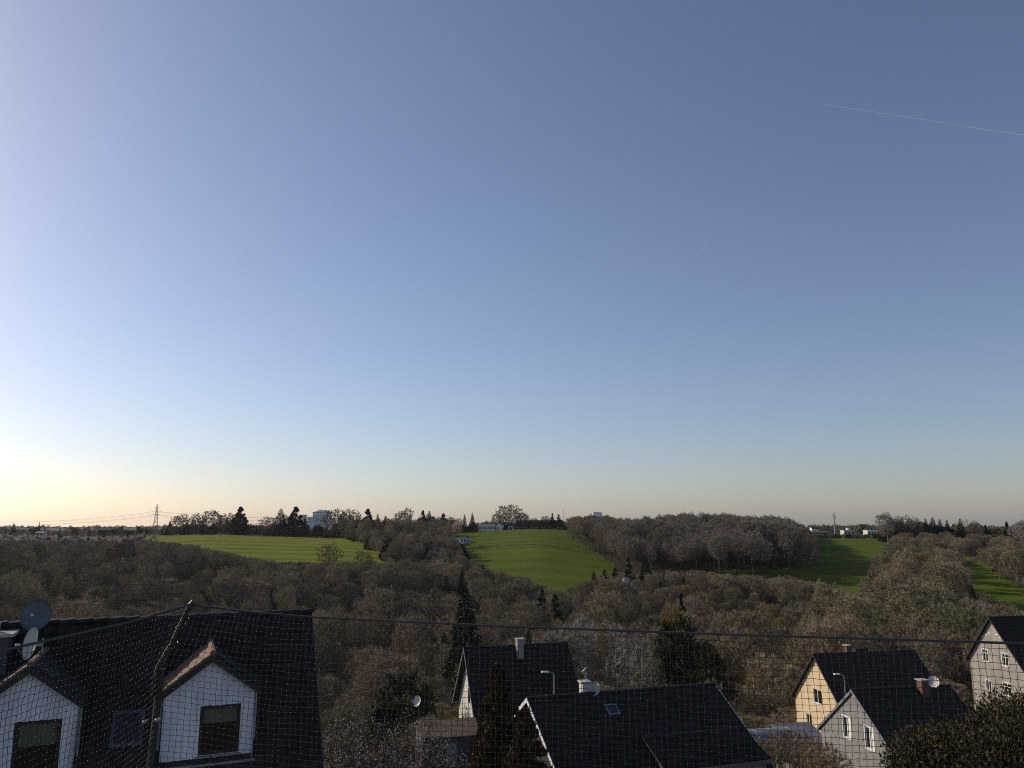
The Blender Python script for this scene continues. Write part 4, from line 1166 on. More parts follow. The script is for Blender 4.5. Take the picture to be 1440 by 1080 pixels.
# shed dormer on the lower right of the front slope
sd0, sd1 = -.4, LC/2 - .45; top_s, fr_s = 3.0, 5.5; zt = RZC - .02 - TC * top_s; zf = zt - (fr_s - top_s) * .40; zb = RZC - .1 - TC * fr_s
pn = Panel((0, -fr_s + .2, 0), (1, 0, 0), (0, -1, 0))
dm = MB(); holes = []
pn.wall(dm, [(sd0, zf - .04), (sd1, zf - .04)], zb - .2, holes)
for xx in (sd0, sd1): dm.poly([(xx, -fr_s + .2, zb - .2), (xx, -fr_s + .2, zf - .04), (xx, -top_s, zt - .04)])
sdo = dm.build('dormer', M['render_grey'], cen)
for hl in holes: pn.window(sdo, hl, 'white_paint', mull=0, sill=False)
rr = MB(); q = [(sd0 - .15, -top_s, zt), (sd1 + .15, -top_s, zt), (sd1 + .15, -fr_s, zf), (sd0 - .15, -fr_s, zf)]; rr.hexa(q + [(a, b, c + .10) for a, b, c in q]); ro_ = rr.build('dormer_roof', M['underlay'], sdo)
sl_t = (zt - zf) / (fr_s - top_s)
roof_slope(ro_, sd0 - .15, sd1 + .15, zt + .11, fr_s - top_s + .02, sl_t, -1, M['tile'], .30, .36, y0=-top_s)
fa = MB(); fa.box(sd0 - .15, sd1 + .15, -fr_s - .06, -fr_s - .01, zf - .10, zf + .09); fa.build('fascia', M['zinc'], sdo)
dcp = Matrix.Rotation(YC, 3, 'Z') @ Vector((-1.82, .05, RZC + .22)); cmid = A_C + Vector((math.cos(YC), math.sin(YC), 0)) * (LC/2)
dish('satellite_dish', (cmid.x + dcp.x, cmid.y + dcp.y, base_c + dcp.z), (-.55, -.75, .30), .36, 'white satellite dish beside the white chimney of the dark tiled house', mast=.7)

# ---- yellow house
A_Y = at(1143, 920, 85); base_y = -24.6; RZY = A_Y.z - base_y
hy = (-.95, .55, RZY - 5.0, RZY - 3.55)
hy2 = (-2.6, -1.6, RZY - 7.6, RZY - 6.4); hy3 = (.6, 1.8, RZY - 7.6, RZY - 6.4)
yel, yd = gable_house('yellow_house', 'yellow rendered house with sunlit gable and dark brown tiled roof', A_Y, R(11), 12.2, 5.0, 1.03, 'render_yellow', 'tile_brown', over=.35, holes_left=[hy, hy2, hy3], wins_left=[dict(hole=hy, fm='white_paint', mull=1), dict(hole=hy2, fm='white_paint', mull=1), dict(hole=hy3, fm='white_paint', mull=1)], base=base_y, tl=.40, tw=.34, verge='tile_brown')
chimney(yd['roof'], -1.6, .6, RZY - 1.0, RZY + .65, .55, .6, 'brick'); chimney(yd['roof'], 0.2, 1.0, RZY - 1.5, RZY + .30, 1.5, .5, 'tile_brown', cap=False)

# ---- slate-clad house
A_S = at(1197, 970, 62); base_s = -22.4; RZS = A_S.z - base_s
hs1 = (-1.55, -.60, RZS - 3.75, RZS - 2.2); hs2 = (1.15, 2.10, RZS - 3.85, RZS - 2.3)
sla, sd_ = gable_house('slate_house', 'grey slate-clad gable house with two narrow white windows below the yellow house', A_S, R(11), 8.6, 5.0, .78, 'slate_wall', 'tile', over=.12, holes_left=[hs1, hs2], wins_left=[dict(hole=hs1, fm='white_paint', mull=1, blind=(1,), surround='white_paint'), dict(hole=hs2, fm='white_paint', mull=1, blind=(1,), surround='white_paint')], base=base_s, tl=.38, tw=.32, verge='zinc')
ch = chimney(sd_['roof'], 1.55, -.45, RZS - .9, RZS + .55, .62, .62, 'brick')
# slate shingles hung on the sunlit gable, too small to pick apart
wl = sd_['left']; V, Fs = [], []; rg = np.random.default_rng(8)
sw, sh = .26, .20
nrow = int(RZS / sh)
for r_ in range(nrow):
    z = r_ * sh
    for c_ in range(-22, 23):
        a = (c_ + (.5 if r_ % 2 else 0)) * sw
        if abs(a) + sw/2 > sd_['hf'] - .37: continue
        if z + sh * 1.3 > RZS - .20 - .78 * (abs(a) + sw / 2): continue
        if any(h[0] - .12 < a + sw/2 and a - sw/2 < h[1] + .12 and h[2] - .08 < z + sh and z < h[3] + .12 for h in (hs1, hs2)): continue
        j = rg.normal(0, .003); n0 = len(V)
        V += [tuple(wl.p(a - sw*.49, z, .030 + j)), tuple(wl.p(a + sw*.49, z, .030 + j)), tuple(wl.p(a + sw*.49, z + sh*1.25, .006)), tuple(wl.p(a - sw*.49, z + sh*1.25, .006)), tuple(wl.p(a - sw*.49, z, .004)), tuple(wl.p(a + sw*.49, z, .004))]
        Fs += [(n0, n0+1, n0+2, n0+3), (n0+4, n0+5, n0+1, n0)]
o = link_mesh('slate_shingles', np_mesh('slate_shingles', V, Fs, [M['slate_wall']]), sla); o['kind'] = 'stuff'
cmid = A_S + Vector((math.cos(R(11)), math.sin(R(11)), 0)) * 4.3
p = Matrix.Rotation(R(11), 3, 'Z') @ Vector((2.75, -.2, RZS + .35))
dish('satellite_dish', (cmid.x + p.x, cmid.y + p.y, base_s + p.z), (-.6, -.72, .32), .42, 'white satellite dish on the roof of the slate-clad house', mast=.9)

# ---- grey house at the right edge
A_R = at(1390, 868, 95); base_r = -23.5; RZR = A_R.z - base_r
hr1 = (-2.0, -1.15, RZR - 5.3, RZR - 3.9); hr2 = (1.05, 1.9, RZR - 5.3, RZR - 3.9); hr3 = (-1.9, -1.1, RZR - 8.6, RZR - 7.4); hr4 = (.8, 1.9, RZR - 8.6, RZR - 7.2)
rig, rd = gable_house('grey_house', 'beige-grey rendered gable house with white windows at the right edge', A_R, R(9), 11.0, 4.6, 1.18, 'render_grey', 'tile', over=.35, holes_left=[hr1, hr2, hr3, hr4], wins_left=[dict(hole=h_, fm='white_paint', mull=1, transom=True, surround='white_paint') for h_ in (hr1, hr2, hr3, hr4)], base=base_r, tl=.40, tw=.34, verge='dark_paint')
tr = MB(); wl = rd['left']
for sgn in (-1, 1):
    for k in range(3):
        a0 = sgn * (.35 + k * .55); wl.slab(tr, min(a0, a0 + sgn*.42), max(a0, a0 + sgn*.42), RZR - 1.95 - k*.28, RZR - 1.83 - k*.28, .004, .03)
tr.build('gable_trim', M['white_paint'], rig)

# ---- annex, sheds and glasshouse between the houses
def shed(name, label, px, py, D, yaw, w, dp, h, hr, wall_m, roof_m, cat='shed', gable=False):
    p = at(px, py, D); e = empty(name, (p.x, p.y, p.z - h), R(yaw), label, cat)
    m_ = MB(); m_.box(-w/2, w/2, -dp/2, dp/2, -2.5, h - .02); m_.build('wall', M[wall_m], e)
    r_ = MB()
    if gable:
        for s_ in (-1, 1):
            q = [(-w/2-.15, 0, h + hr), (w/2+.15, 0, h + hr), (w/2+.15, s_*(dp/2+.2), h - .03), (-w/2-.15, s_*(dp/2+.2), h - .03)]
            r_.hexa(q + [(a, b, c + .08) for a, b, c in q])
        g_ = MB()
        for X in (-w/2, w/2): g_.poly([(X, -dp/2, h - .02), (X, dp/2, h - .02), (X, 0, h + hr)])
        g_.build('gable', M[wall_m], e)
    else:
        q = [(-w/2-.2, -dp/2-.2, h), (w/2+.2, -dp/2-.2, h), (w/2+.2, dp/2+.2, h + hr), (-w/2-.2, dp/2+.2, h + hr)]; r_.hexa(q + [(a, b, c + .10) for a, b, c in q])
    ro_ = r_.build('roof', M[roof_m], e)
    dr = MB(); dr.box(-.45, .45, -dp/2 - .04, -dp/2 - .003, -.3, min(1.9, h - .2)); dr.build('door', M['grey_paint'], e)
    return e
shed('annex', 'low annex with weathered brown pitched roof beside the steep cream gable', 628, 1026, 66, 14, 4.4, 4.2, 2.4, .75, 'slate_dark', 'tile_tan', 'annex', gable=True)
shed('garden_shed', 'grey sheet-clad flat shed below the yellow house gable', 1126, 1040, 72, 10, 3.4, 3.0, 2.2, .9, 'grey_paint', 'sheet')
gp = at(1078, 1044, 70); e = empty('glasshouse', (gp.x, gp.y, gp.z - 1.6), R(10), 'pale arched glasshouse with sheeting next to the grey garden shed', 'glasshouse')
for k in range(6):
    pts = [(-2.0 + k * .8, -1.5 * math.cos(t), 1.2 + 1.5 * math.sin(t)) for t in np.linspace(0, math.pi, 9)]
    m_ = MB(); m_.tube([(pts[0][0], pts[0][1], -2)] + pts + [(pts[0][0], pts[-1][1], -2)], .04, 6); m_.build('hoop', M['sheet'], e)
V, Fs = [], []
for i in range(6):
    for t in np.linspace(0, math.pi, 9): V.append((-2.0 + i * .8, -1.54 * math.cos(t), 1.2 + 1.54 * math.sin(t) - (.05 if i % 2 else 0)))
for i in range(5):
    for k in range(8): Fs.append((i*9+k, i*9+k+1, i*9+k+10, i*9+k+9))
link_mesh('sheeting', np_mesh('sheeting', V, Fs, [M['sheet']], smooth=True), e)
m_ = MB()
for X in (-2.03, 2.03): m_.poly([(X, -1.5 * math.cos(t), 1.2 + 1.5 * math.sin(t)) for t in np.linspace(0, math.pi, 9)] + [(X, 1.5, -2), (X, -1.5, -2)])
m_.build('end_wall', M['sheet'], e)
dish('satellite_dish', at(587, 986, 66), (-.5, -.8, .3), .40, 'small white satellite dish among the bushes left of the cream gable', mast=2.5)

# ---- street lamps
def street_lamp(px, ytop, D, label):
    p = at(px, ytop, D); gz = ground(p.x, p.y); e = empty('street_lamp', (p.x, p.y, gz), R(8), label, 'street lamp')
    H = p.z - gz
    m_ = MB(); m_.tube([(0, 0, 0), (0, 0, 1.0), (0, 0, H - .15), (-.12, 0, H)], [.10, .085, .055, .045], 8); m_.build('pole', M['zinc'], e)
    m_ = MB(); m_.tube([(-.08, 0, H), (-.45, 0, H + .06)], .04, 6); m_.build('arm', M['zinc'], e)
    m_ = MB(); m_.hexa([(-.98, -.13, H + .04), (-.42, -.10, H + .02), (-.42, .10, H + .02), (-.98, .13, H + .04), (-.94, -.10, H + .14), (-.42, -.07, H + .12), (-.42, .07, H + .12), (-.94, .10, H + .14)]); m_.build('lamp_head', M['white_paint'], e)
    return e
street_lamp(779, 946, 62, 'slim street lamp behind the ridge of the dark tiled house')
street_lamp(1187, 949, 72, 'slim street lamp in front of the yellow house roof')
# HOUSES_END

# ------------------------------------------------------------------ garden plants close to the houses
def near_plant(name, label, gen, mt, mc, px, ytop, D, H, cat='tree', rz=0.0, extra=None, W=1.0):
    x = u_of(px) * D; top = slope_of(ytop) * D
    e = empty(name, (x, D, top - H), rz, label, cat); e.scale = (W, W, 1)
    t, c, tips = gen
    link_mesh('trunk', np_mesh(name + '_trunk', t[0], t[1], [M[mt]]), e); link_mesh('crown', np_mesh(name + '_crown', c[0], c[1], [M[mc]]), e)
    if extra:
        rg = np.random.default_rng(len(label)); k = rg.choice(len(tips), min(extra, len(tips)), replace=False); p = tips[k]
        q = np.repeat(p, 2, 0) + rg.normal(0, .02, (len(p) * 2, 3)); dd = unit(rg.normal(size=q.shape))
        v, f = blades(q, dd, rg.uniform(.06, .11, len(q)), rg.uniform(.05, .08, len(q)), rg)
        o = link_mesh('buds', np_mesh('buds', v, f, [M['bud']]), e); o['kind'] = 'stuff'
    return e
near_plant('conifer_tree', 'bronze-green conical conifer directly before the dark tiled house', leafy(71, 9.5, 4.8, 420, 150, .24, clear=.1, conic=.78, clump_r=.38, up=.8), 'bark_dark', 'bronze_bright', 700, 938, 38, 9.5)
near_plant('conifer_tree', 'second dark bronze conifer leaning on the white verge of the dark tiled house', leafy(72, 7.6, 4.0, 300, 140, .24, clear=.1, conic=.75, clump_r=.38, up=.8), 'bark_dark', 'bronze_bright', 738, 1003, 36, 7.6)
near_plant('evergreen_tree', 'large bronze-brown evergreen filling the bottom right corner', leafy(73, 11, 12.5, 520, 260, .19, clear=.3, clump_r=.75, up=.45), 'bark_dark', 'bronze_leaf', 1452, 944, 33, 11)
near_plant('evergreen_tree', 'lower bronze evergreen at the foot of the slate-clad house', leafy(74, 6.5, 7, 260, 250, .19, clear=.2, clump_r=.7, up=.45), 'bark_dark', 'bronze_leaf', 1322, 1012, 35, 6.5)
near_plant('evergreen_tree', 'upper bronze evergreen branch mass at the right edge before the grey house', leafy(75, 7, 6.5, 250, 250, .19, clear=.2, clump_r=.7, up=.6), 'bark_dark', 'bronze_leaf', 1428, 948, 31, 9)
for k, (px, yt, D, H, W_, lb) in enumerate([
    (520, 992, 44, 6.0, 5.6, 'budding shrub with pale specks right beside the near roof edge'),
    (575, 1000, 46, 5.6, 5.6, 'budding shrub with pale specks below the small white dish'),
    (622, 1030, 43, 4.8, 4.6, 'low budding shrub in front of the annex wall'),
    (478, 1010, 40, 5.2, 4.6, 'budding shrub half hidden behind the near house verge'),
    (548, 1042, 40, 4.2, 5.0, 'lowest budding shrub at the bottom of the picture left of the annex')]):
    near_plant('budding_shrub', lb, winter_tree(80 + k, H, W_, .3, .25, npts=420, ntw=16, tw_len=.42, tw_w=.016, base_r=.008, stems=4), 'bark_dark', 'twig_dark', px, yt, D, H, 'shrub', extra=1100)
for px, yt, D, H, lb in [(1068, 1030, 60, 3.4, 'bare shrub left of the pale glasshouse'), (1096, 1022, 62, 3.2, 'bare shrub with thin twigs in front of the glasshouse'), (1122, 1030, 58, 3.6, 'bare shrub in front of the grey garden shed'), (1140, 1046, 56, 3.4, 'bare shrub against the slate-clad gable'), (600, 1000, 72, 4.6, 'bare shrub behind the annex roof')]:
    x = u_of(px) * D; top = slope_of(yt) * D
    tree('bush%d' % (int(px) % 2), x, D, H, px * .7, 'bare_shrub', lb, 'shrub', None, .9, z=top - H)

# ------------------------------------------------------------------ far buildings and masts
def base_at(px, D): x = u_of(px) * D; return Vector((x, D, ground(x, D)))
def ztop(py, D): return slope_of(py) * D

# power pylon and its lines
pb = base_at(217, 1300); HP = ztop(709, 1300) - pb.z
py_ = empty('power_pylon', pb, R(35), 'steel lattice power pylon on the left skyline', 'pylon')
m_ = MB(); corners = [(-1, -1), (1, -1), (1, 1), (-1, 1)]
def wz_(t): return 3.6 * (1 - t) ** 1.2 + .35
lv = [0, .14, .28, .42, .55, .67, .78, .88, 1.0]
for (cx, cy) in corners:
    for a, b in zip(lv[:-1], lv[1:]): m_.bar((cx*wz_(a), cy*wz_(a), a*HP), (cx*wz_(b), cy*wz_(b), b*HP), .38)
m_.build('leg', M['steel'], py_)
m_ = MB()
for a, b in zip(lv[:-1], lv[1:]):
    for i in range(4):
        c0, c1 = corners[i], corners[(i+1) % 4]
        m_.bar((c0[0]*wz_(a), c0[1]*wz_(a), a*HP), (c1[0]*wz_(b), c1[1]*wz_(b), b*HP), .22); m_.bar((c1[0]*wz_(a), c1[1]*wz_(a), a*HP), (c0[0]*wz_(b), c0[1]*wz_(b), b*HP), .22)
m_.build('bracing', M['steel'], py_)
arms = []
for t, w in ((.62, 6.2), (.74, 7.8), (.86, 5.2)):
    m_ = MB(); 
    for s_ in (-1, 1):
        m_.bar((0, 0, t*HP + 1.6), (s_*w, 0, t*HP), .26); m_.bar((0, 0, t*HP), (s_*w, 0, t*HP), .26)
        arms.append(Vector((s_*w, 0, t*HP - 1.0)))
    m_.build('cross_arm', M['steel'], py_)
def wire(a, b, sag, label):
    pts = [a.lerp(b, t) - Vector((0, 0, sag * 4 * t * (1 - t))) for t in np.linspace(0, 1, 25)]
    m_ = MB(); m_.tube(pts, .11, 4); o = m_.build('power_line', M['steel']); tag(o, label, 'power line', 'power lines strung from the pylon')
rotp = Matrix.Rotation(R(35), 3, 'Z')
for k, (t_, nm) in enumerate(((2, 'upper'), (3, 'upper'), (0, 'lower'), (1, 'lower'))):
    p0 = pb + rotp @ arms[t_]
    wire(p0, Vector((p0.x - 460 + k * 4, p0.y + 160, p0.z - 13 if nm == 'upper' else p0.z - 13)), 9, '%s power line sagging from the pylon to the left edge' % nm)
    wire(p0, Vector((p0.x + 330, p0.y + 240, p0.z - 6)), 7, '%s power line running from the pylon behind the crest trees' % nm)

def block(name, label, px0, px1, ytop, D, depth, wall, cat='building', roof=None, rows=0, ncols=0, rise=0.0, yaw=0.0, band=None, wz0=.35, winm='glass'):
    """box building with real window openings, plinth and flat or pitched roof"""
    a, b = base_at(px0, D), base_at(px1, D); w = abs(b.x - a.x); z0 = min(a.z, b.z) - 1; H = ztop(ytop, D) - z0 - rise
    e = empty(name, ((a.x + b.x) / 2, D + depth / 2, z0), R(yaw), label, cat)
    pn = Panel((0, -depth/2, 0), (1, 0, 0), (0, -1, 0)); mb = MB(); holes = []
    for r_ in range(rows):
        fh = (H - 1.2) / max(1, rows)
        for c_ in range(ncols):
            cw = w / ncols; holes.append((-w/2 + cw*(c_ + .22), -w/2 + cw*(c_ + .80), 1 + fh*(r_ + wz0), 1 + fh*(r_ + .84)))
    pn.wall(mb, [(-w/2, H), (w/2, H)], 0, holes, .25)
    for P_ in (Panel((-w/2, 0, 0), (0, -1, 0), (-1, 0, 0)), Panel((w/2, 0, 0), (0, 1, 0), (1, 0, 0))):
        P_.wall(mb, [(-depth/2, H), (0, H + rise), (depth/2, H)] if rise else [(-depth/2, H), (depth/2, H)], 0)
    Panel((0, depth/2, 0), (-1, 0, 0), (0, 1, 0)).wall(mb, [(-w/2, H), (w/2, H)], 0)
    mb.build('wall', M[wall], e)
    for h_ in holes:
        g_ = MB(); pn.slab(g_, h_[0], h_[1], h_[2], h_[3], -.24, -.18); g_.build('window', M[winm], e)
    r_ = MB()
    if rise:
        for s_ in (-1, 1):
            q = [(-w/2-.4, 0, H + rise + .02), (w/2+.4, 0, H + rise + .02), (w/2+.4, s_*(depth/2+.4), H - .25), (-w/2-.4, s_*(depth/2+.4), H - .25)]; r_.hexa(q + [(x, y, z + .25) for x, y, z in q])
    else: r_.box(-w/2-.3, w/2+.3, -depth/2-.3, depth/2+.3, H + .003, H + .45)
    r_.build('roof', M[roof or 'concrete'], e)
    return e, w, H
hb, w_, H_ = block('high_rise', 'pale blue-grey high-rise block rising behind the crest trees', 438, 460, 720, 1800, 26, 'facade', rows=14, ncols=9, wz0=.28)
m_ = MB(); m_.box(-w_*.22, w_*.28, -8, 8, H_ + .46, H_ + 5); m_.build('roof_house', M['facade'], hb)
m_ = MB(); m_.box(-w_*.34, w_*.36, -12, 12, H_ + .455, H_ + 2); m_.build('parapet', M['facade'], hb)
block('high_rise', 'lower pale wing of flats left of the high-rise', 431, 437, 727, 1780, 20, 'facade', rows=8, ncols=3)
block('flat_block', 'small flat-roofed block peeping over the twin crest conifers', 420, 428, 724, 1500, 14, 'facade', rows=4, ncols=3)
am = base_at(465, 1800); m_ = MB(); m_.tube([(0, 0, 0), (0, 0, ztop(708, 1800) - am.z)], [.6, .25], 6); o = m_.build('antenna_mast', M['steel'], None, am); tag(o, 'thin antenna mast just right of the high-rise', 'mast')
block('barn', 'dark hipped barn silhouette on the left skyline', 137, 163, 741, 880, 14, 'tile_brown', roof='tile', rise=3.2, rows=1, ncols=4)
block('cottage', 'little pale cottage roof under the lone skyline cypress', 49, 60, 747.5, 690, 6, 'render_cream', roof='sheet', rise=1.0, rows=1, ncols=2)
block('bungalow', 'long white bungalow at the top of the meadow', 673, 696, 738, 725, 8, 'white_paint', roof='sheet', rows=1, ncols=6, rise=.8)
block('cottage', 'small white gabled cottage next to the bungalow', 700, 706, 735, 730, 6, 'white_paint', roof='tile_brown', rise=2.2, rows=1, ncols=1, yaw=70)
block('cottage', 'white cottage with dark roof left of the farmhouse', 714, 723, 737, 732, 8, 'white_paint', roof='tile', rise=1.8, rows=1, ncols=3)
block('farmhouse', 'long dark-roofed farmhouse with white front on the meadow crest', 726, 792, 732, 745, 12, 'render_grey', roof='tile', rise=5.6, rows=1, ncols=7)
am = base_at(793, 900); m_ = MB(); m_.tube([(0, 0, 0), (0, 0, ztop(716, 900) - am.z)], [.25, .10], 6); o = m_.build('flag_pole', M['steel'], None, am); tag(o, 'thin pole behind the end of the farmhouse', 'pole')
block('flat_block', 'white flat-roofed top floor showing above the beech wood', 835, 847, 720.5, 1500, 14, 'white_paint', roof='white_paint')
block('warehouse', 'long low grey building left of the telecom mast', 1143, 1171, 748.5, 760, 12, 'slate_wall', roof='concrete', rows=1, ncols=9)
block('house', 'white cubic house right of the telecom mast', 1188, 1203, 746, 770, 9, 'render_cream', rows=1, ncols=3, roof='concrete')
block('house', 'white upper block of the cubic house by the mast', 1193, 1197, 743, 774, 4, 'white_paint', rows=1, ncols=1, roof='concrete')
block('warehouse', 'white flat building beside the pale sunlit ridge tree', 1221, 1238, 746.5, 780, 10, 'render_cream', rows=1, ncols=4, roof='white_paint')
block('house', 'small dark-roofed house behind the low grey building', 1143, 1153, 741, 900, 8, 'facade', roof='tile', rise=2, rows=1, ncols=3)
# telecom mast
tb = base_at(1175, 900); HT = ztop(720, 900) - tb.z; e = empty('telecom_mast', tb, 0, 'slim white telecom mast with antenna drum above the pasture', 'mast')
m_ = MB(); m_.tube([(0, 0, 0), (0, 0, HT)], [.9, .4], 10); m_.build('tower', M['concrete'], e)
for z, r_ in ((.56, 1.3), (.72, 1.6), (.90, 1.1)):
    m_ = MB(); m_.tube([(0, 0, HT*z), (0, 0, HT*z + .25)], r_ * 1.25, 12); m_.build('platform', M['zinc'], e)
for k in range(6):
    a = k * math.pi / 3; m_ = MB(); m_.bar((1.5*math.cos(a), 1.5*math.sin(a), HT*.735), (1.5*math.cos(a), 1.5*math.sin(a), HT*.875), .8, .5); m_.build('antenna_panel', M['white_paint'], e)
for k in range(3):
    a = k * 2.1 + .4; m_ = MB(); m_.bar((1.1*math.cos(a), 1.1*math.sin(a), HT*.915), (1.1*math.cos(a), 1.1*math.sin(a), HT*.99), .5, .4); m_.build('antenna_panel', M['white_paint'], e)
# garden cabins and cottages on the slope
for px0, px1, yt, D, wl_, rf__, lb, yw in [
    (628, 636, 755, 590, 'white_paint', 'sheet', 'white garden cabin at the wood corner of the meadow', 15), (637, 646, 757, 580, 'facade', 'sheet', 'pale blue-grey garden cabin, second from the wood', -10),
    (647, 655, 756, 590, 'facade', 'sheet', 'pale garden cabin reaching into the meadow', 8), (655, 662, 758, 592, 'facade', 'zinc', 'last small grey garden cabin on the meadow', 0),
    (586, 592, 762, 582, 'white_paint', 'tile_brown', 'tiny white garden house among the blossom trees', 20), (849, 855, 812, 400, 'white_paint', 'tile_brown', 'white cabin front under the short dark conifers', -25), (876, 882, 813, 388, 'white_paint', 'zinc', 'white cabin at the foot of the tall narrow conifer', 10)]:
    block('garden_cabin', lb, px0, px1, yt, D, 4, wl_, 'cabin', rf__, 1, 2, .9, yw)

# trodden track crossing the meadow
V, Fs = [], []
for k in range(60):
    t = k / 59; px = 650 + 152 * t; D = 556 - 6 * t + 3 * math.sin(t * 5)
    for dd in (-1.3, 1.3):
        x = u_of(px) * (D + dd); V.append((x, D + dd, ground(x, D + dd) + .16))
    if k: Fs.append((2*k-2, 2*k, 2*k+1, 2*k-1))
M['track'] = mat('trodden_earth', (.070, .075, .030), .95, scale=.3, c2=(.040, .040, .020), spec=.1)
tag(link_mesh('path', np_mesh('path', V, Fs, [M['track']], smooth=True)), 'thin dark track crossing the green meadow', 'path', kind='structure')

# ------------------------------------------------------------------ contrails high in the sky
def trail_mat(name, fac):
    m, N, L, b = new_mat(name); b.inputs['Base Color'].default_value = (.85, .87, .9, 1); b.inputs['Roughness'].default_value = 1; b.inputs['Specular IOR Level'].default_value = 0
    tr_ = N.new('ShaderNodeBsdfTransparent'); mx = N.new('ShaderNodeMixShader'); tc = N.new('ShaderNodeTexCoord'); nz = N.new('ShaderNodeTexNoise'); nz.inputs['Scale'].default_value = .0022; nz.inputs['Detail'].default_value = 4
    L.new(tc.outputs['Object'], nz.inputs['Vector']); mr = N.new('ShaderNodeMapRange'); mr.inputs['From Min'].default_value = .3; mr.inputs['From Max'].default_value = .7; mr.inputs['To Min'].default_value = fac * .4; mr.inputs['To Max'].default_value = fac
    L.new(nz.outputs['Fac'], mr.inputs['Value']); L.new(mr.outputs[0], mx.inputs[0]); L.new(tr_.outputs[0], mx.inputs[1]); tl = N.new('ShaderNodeBsdfTranslucent'); tl.inputs[0].default_value = (.85, .87, .9, 1); m2 = N.new('ShaderNodeMixShader'); m2.inputs[0].default_value = .5
    L.new(b.outputs[0], m2.inputs[1]); L.new(tl.outputs[0], m2.inputs[2]); L.new(m2.outputs[0], mx.inputs[2]); L.new(mx.outputs[0], N['Material Output'].inputs['Surface'])
    return m
for (a, b, r0, r1, fac, lb) in [((1158, 147), (1480, 196), 9, 24, .17, 'long thin white contrail crossing the upper right sky'), ((980, 362), (993, 345), 7, 9, .30, 'tiny short contrail streak in the middle right sky')]:
    p0, p1 = at(*a, 20000), at(*b, 20000); pts = [p0.lerp(p1, t) + Vector((0, 0, 12 * math.sin(t * 7))) for t in np.linspace(0, 1, 14)]
    m_ = MB(); m_.tube(pts, [r0 + (r1 - r0) * t for t in np.linspace(0, 1, 14)], 8); o = m_.build('contrail', trail_mat('contrail_ice', fac), smooth=True); tag(o, lb, 'contrail', kind='thing')

# ------------------------------------------------------------------ the balcony the view is taken from: slab, net pole, safety net
zfl = -1.62
bal = empty('balcony', (0, 1.6, zfl), 0, 'concrete balcony floor below the safety net', 'balcony')
m_ = MB(); m_.poly([(-2.4, -2.4, 0), (3.0, -2.4, 0), (3.0, 1.7, 0), (-2.0, 2.6, 0)]); m_.poly([(-2.0, 2.6, 0), (3.0, 1.7, 0), (3.0, 1.7, -.22), (-2.0, 2.6, -.22)]); m_.poly([(-2.4, -2.4, 0), (-2.0, 2.6, 0), (-2.0, 2.6, -.22), (-2.4, -2.4, -.22)]); m_.poly([(-2.0, 2.6, -.22), (3.0, 1.7, -.22), (3.0, -2.4, -.22), (-2.4, -2.4, -.22)])
m_.build('floor_slab', M['concrete'], bal)
tip, bend, foot = at(268, 850, 4.05), at(227, 938, 4.02), at(211, 1082, 3.98)
foot2 = Vector((foot.x, foot.y, zfl))
pole = empty('net_pole', foot2, 0, 'weathered metal net pole with bent arm in front of the near house', 'pole')
rel = lambda p: Vector(p) - foot2
m_ = MB(); m_.tube([(0, 0, 0), rel(foot), rel(bend) * .98 + rel(foot) * .02], [.017, .017, .016], 12); m_.build('post', M['dark_paint'], pole, smooth=False)
m_ = MB(); cur = [rel(foot).lerp(rel(bend), .72) + Vector((-.022, -.012, 0)), rel(bend) + Vector((-.012, -.02, 0)), rel(bend).lerp(rel(tip), .35) + Vector((.0, 0, .012)), rel(bend).lerp(rel(tip), .7) + Vector((0, 0, .012)), rel(tip)]
m_.tube(cur, [.0105, .0105, .010, .0095, .0095], 10); m_.build('arm', M['pole'], pole, smooth=True)
m_ = MB(); m_.tube([rel(tip) - Vector((.012, 0, .03)), rel(tip) + Vector((.004, 0, .0)), rel(tip) + Vector((.012, 0, .018))], [.014, .015, .009], 10); m_.build('end_cap', M['pole'], pole)
for px, py in ((202, 1016), (220, 1013)):
    b_ = at(px, py, 3.93); m_ = MB(); m_.tube([rel(b_) - Vector((.0, .012, 0)), rel(b_), rel(b_) + Vector((0, .03, 0))], [.005, .009, .008], 8); m_.build('bolt', M['zinc'], pole)
def pole_at(z):                                            # centre line of the pole at height z
    zs = [foot2.z, bend.z, tip.z]; return Vector((np.interp(z, zs, [foot2.x, bend.x, tip.x]), np.interp(z, zs, [foot2.y, bend.y, tip.y]), z))
net = empty('safety_net', (0, 3.2, zfl), 0, 'fine knotted safety net hanging across the view from a dark border rope', 'net')
norg = Vector((0, 3.2, zfl))
rgn = np.random.default_rng(12)
ropes = {'front': [(268, 850, 4.05), (350, 860.5, 3.98), (440, 868, 3.92), (700, 880.5, 3.70), (1000, 891.5, 3.46), (1440, 905, 3.18), (1640, 911, 3.08)],
         'side': [(268, 850, 4.05), (190, 873, 3.62), (100, 893, 3.18), (0, 915.5, 2.78), (-120, 942, 2.40), (-260, 975, 2.05)]}
segs0, segs1, knots, kr = [], [], [], []
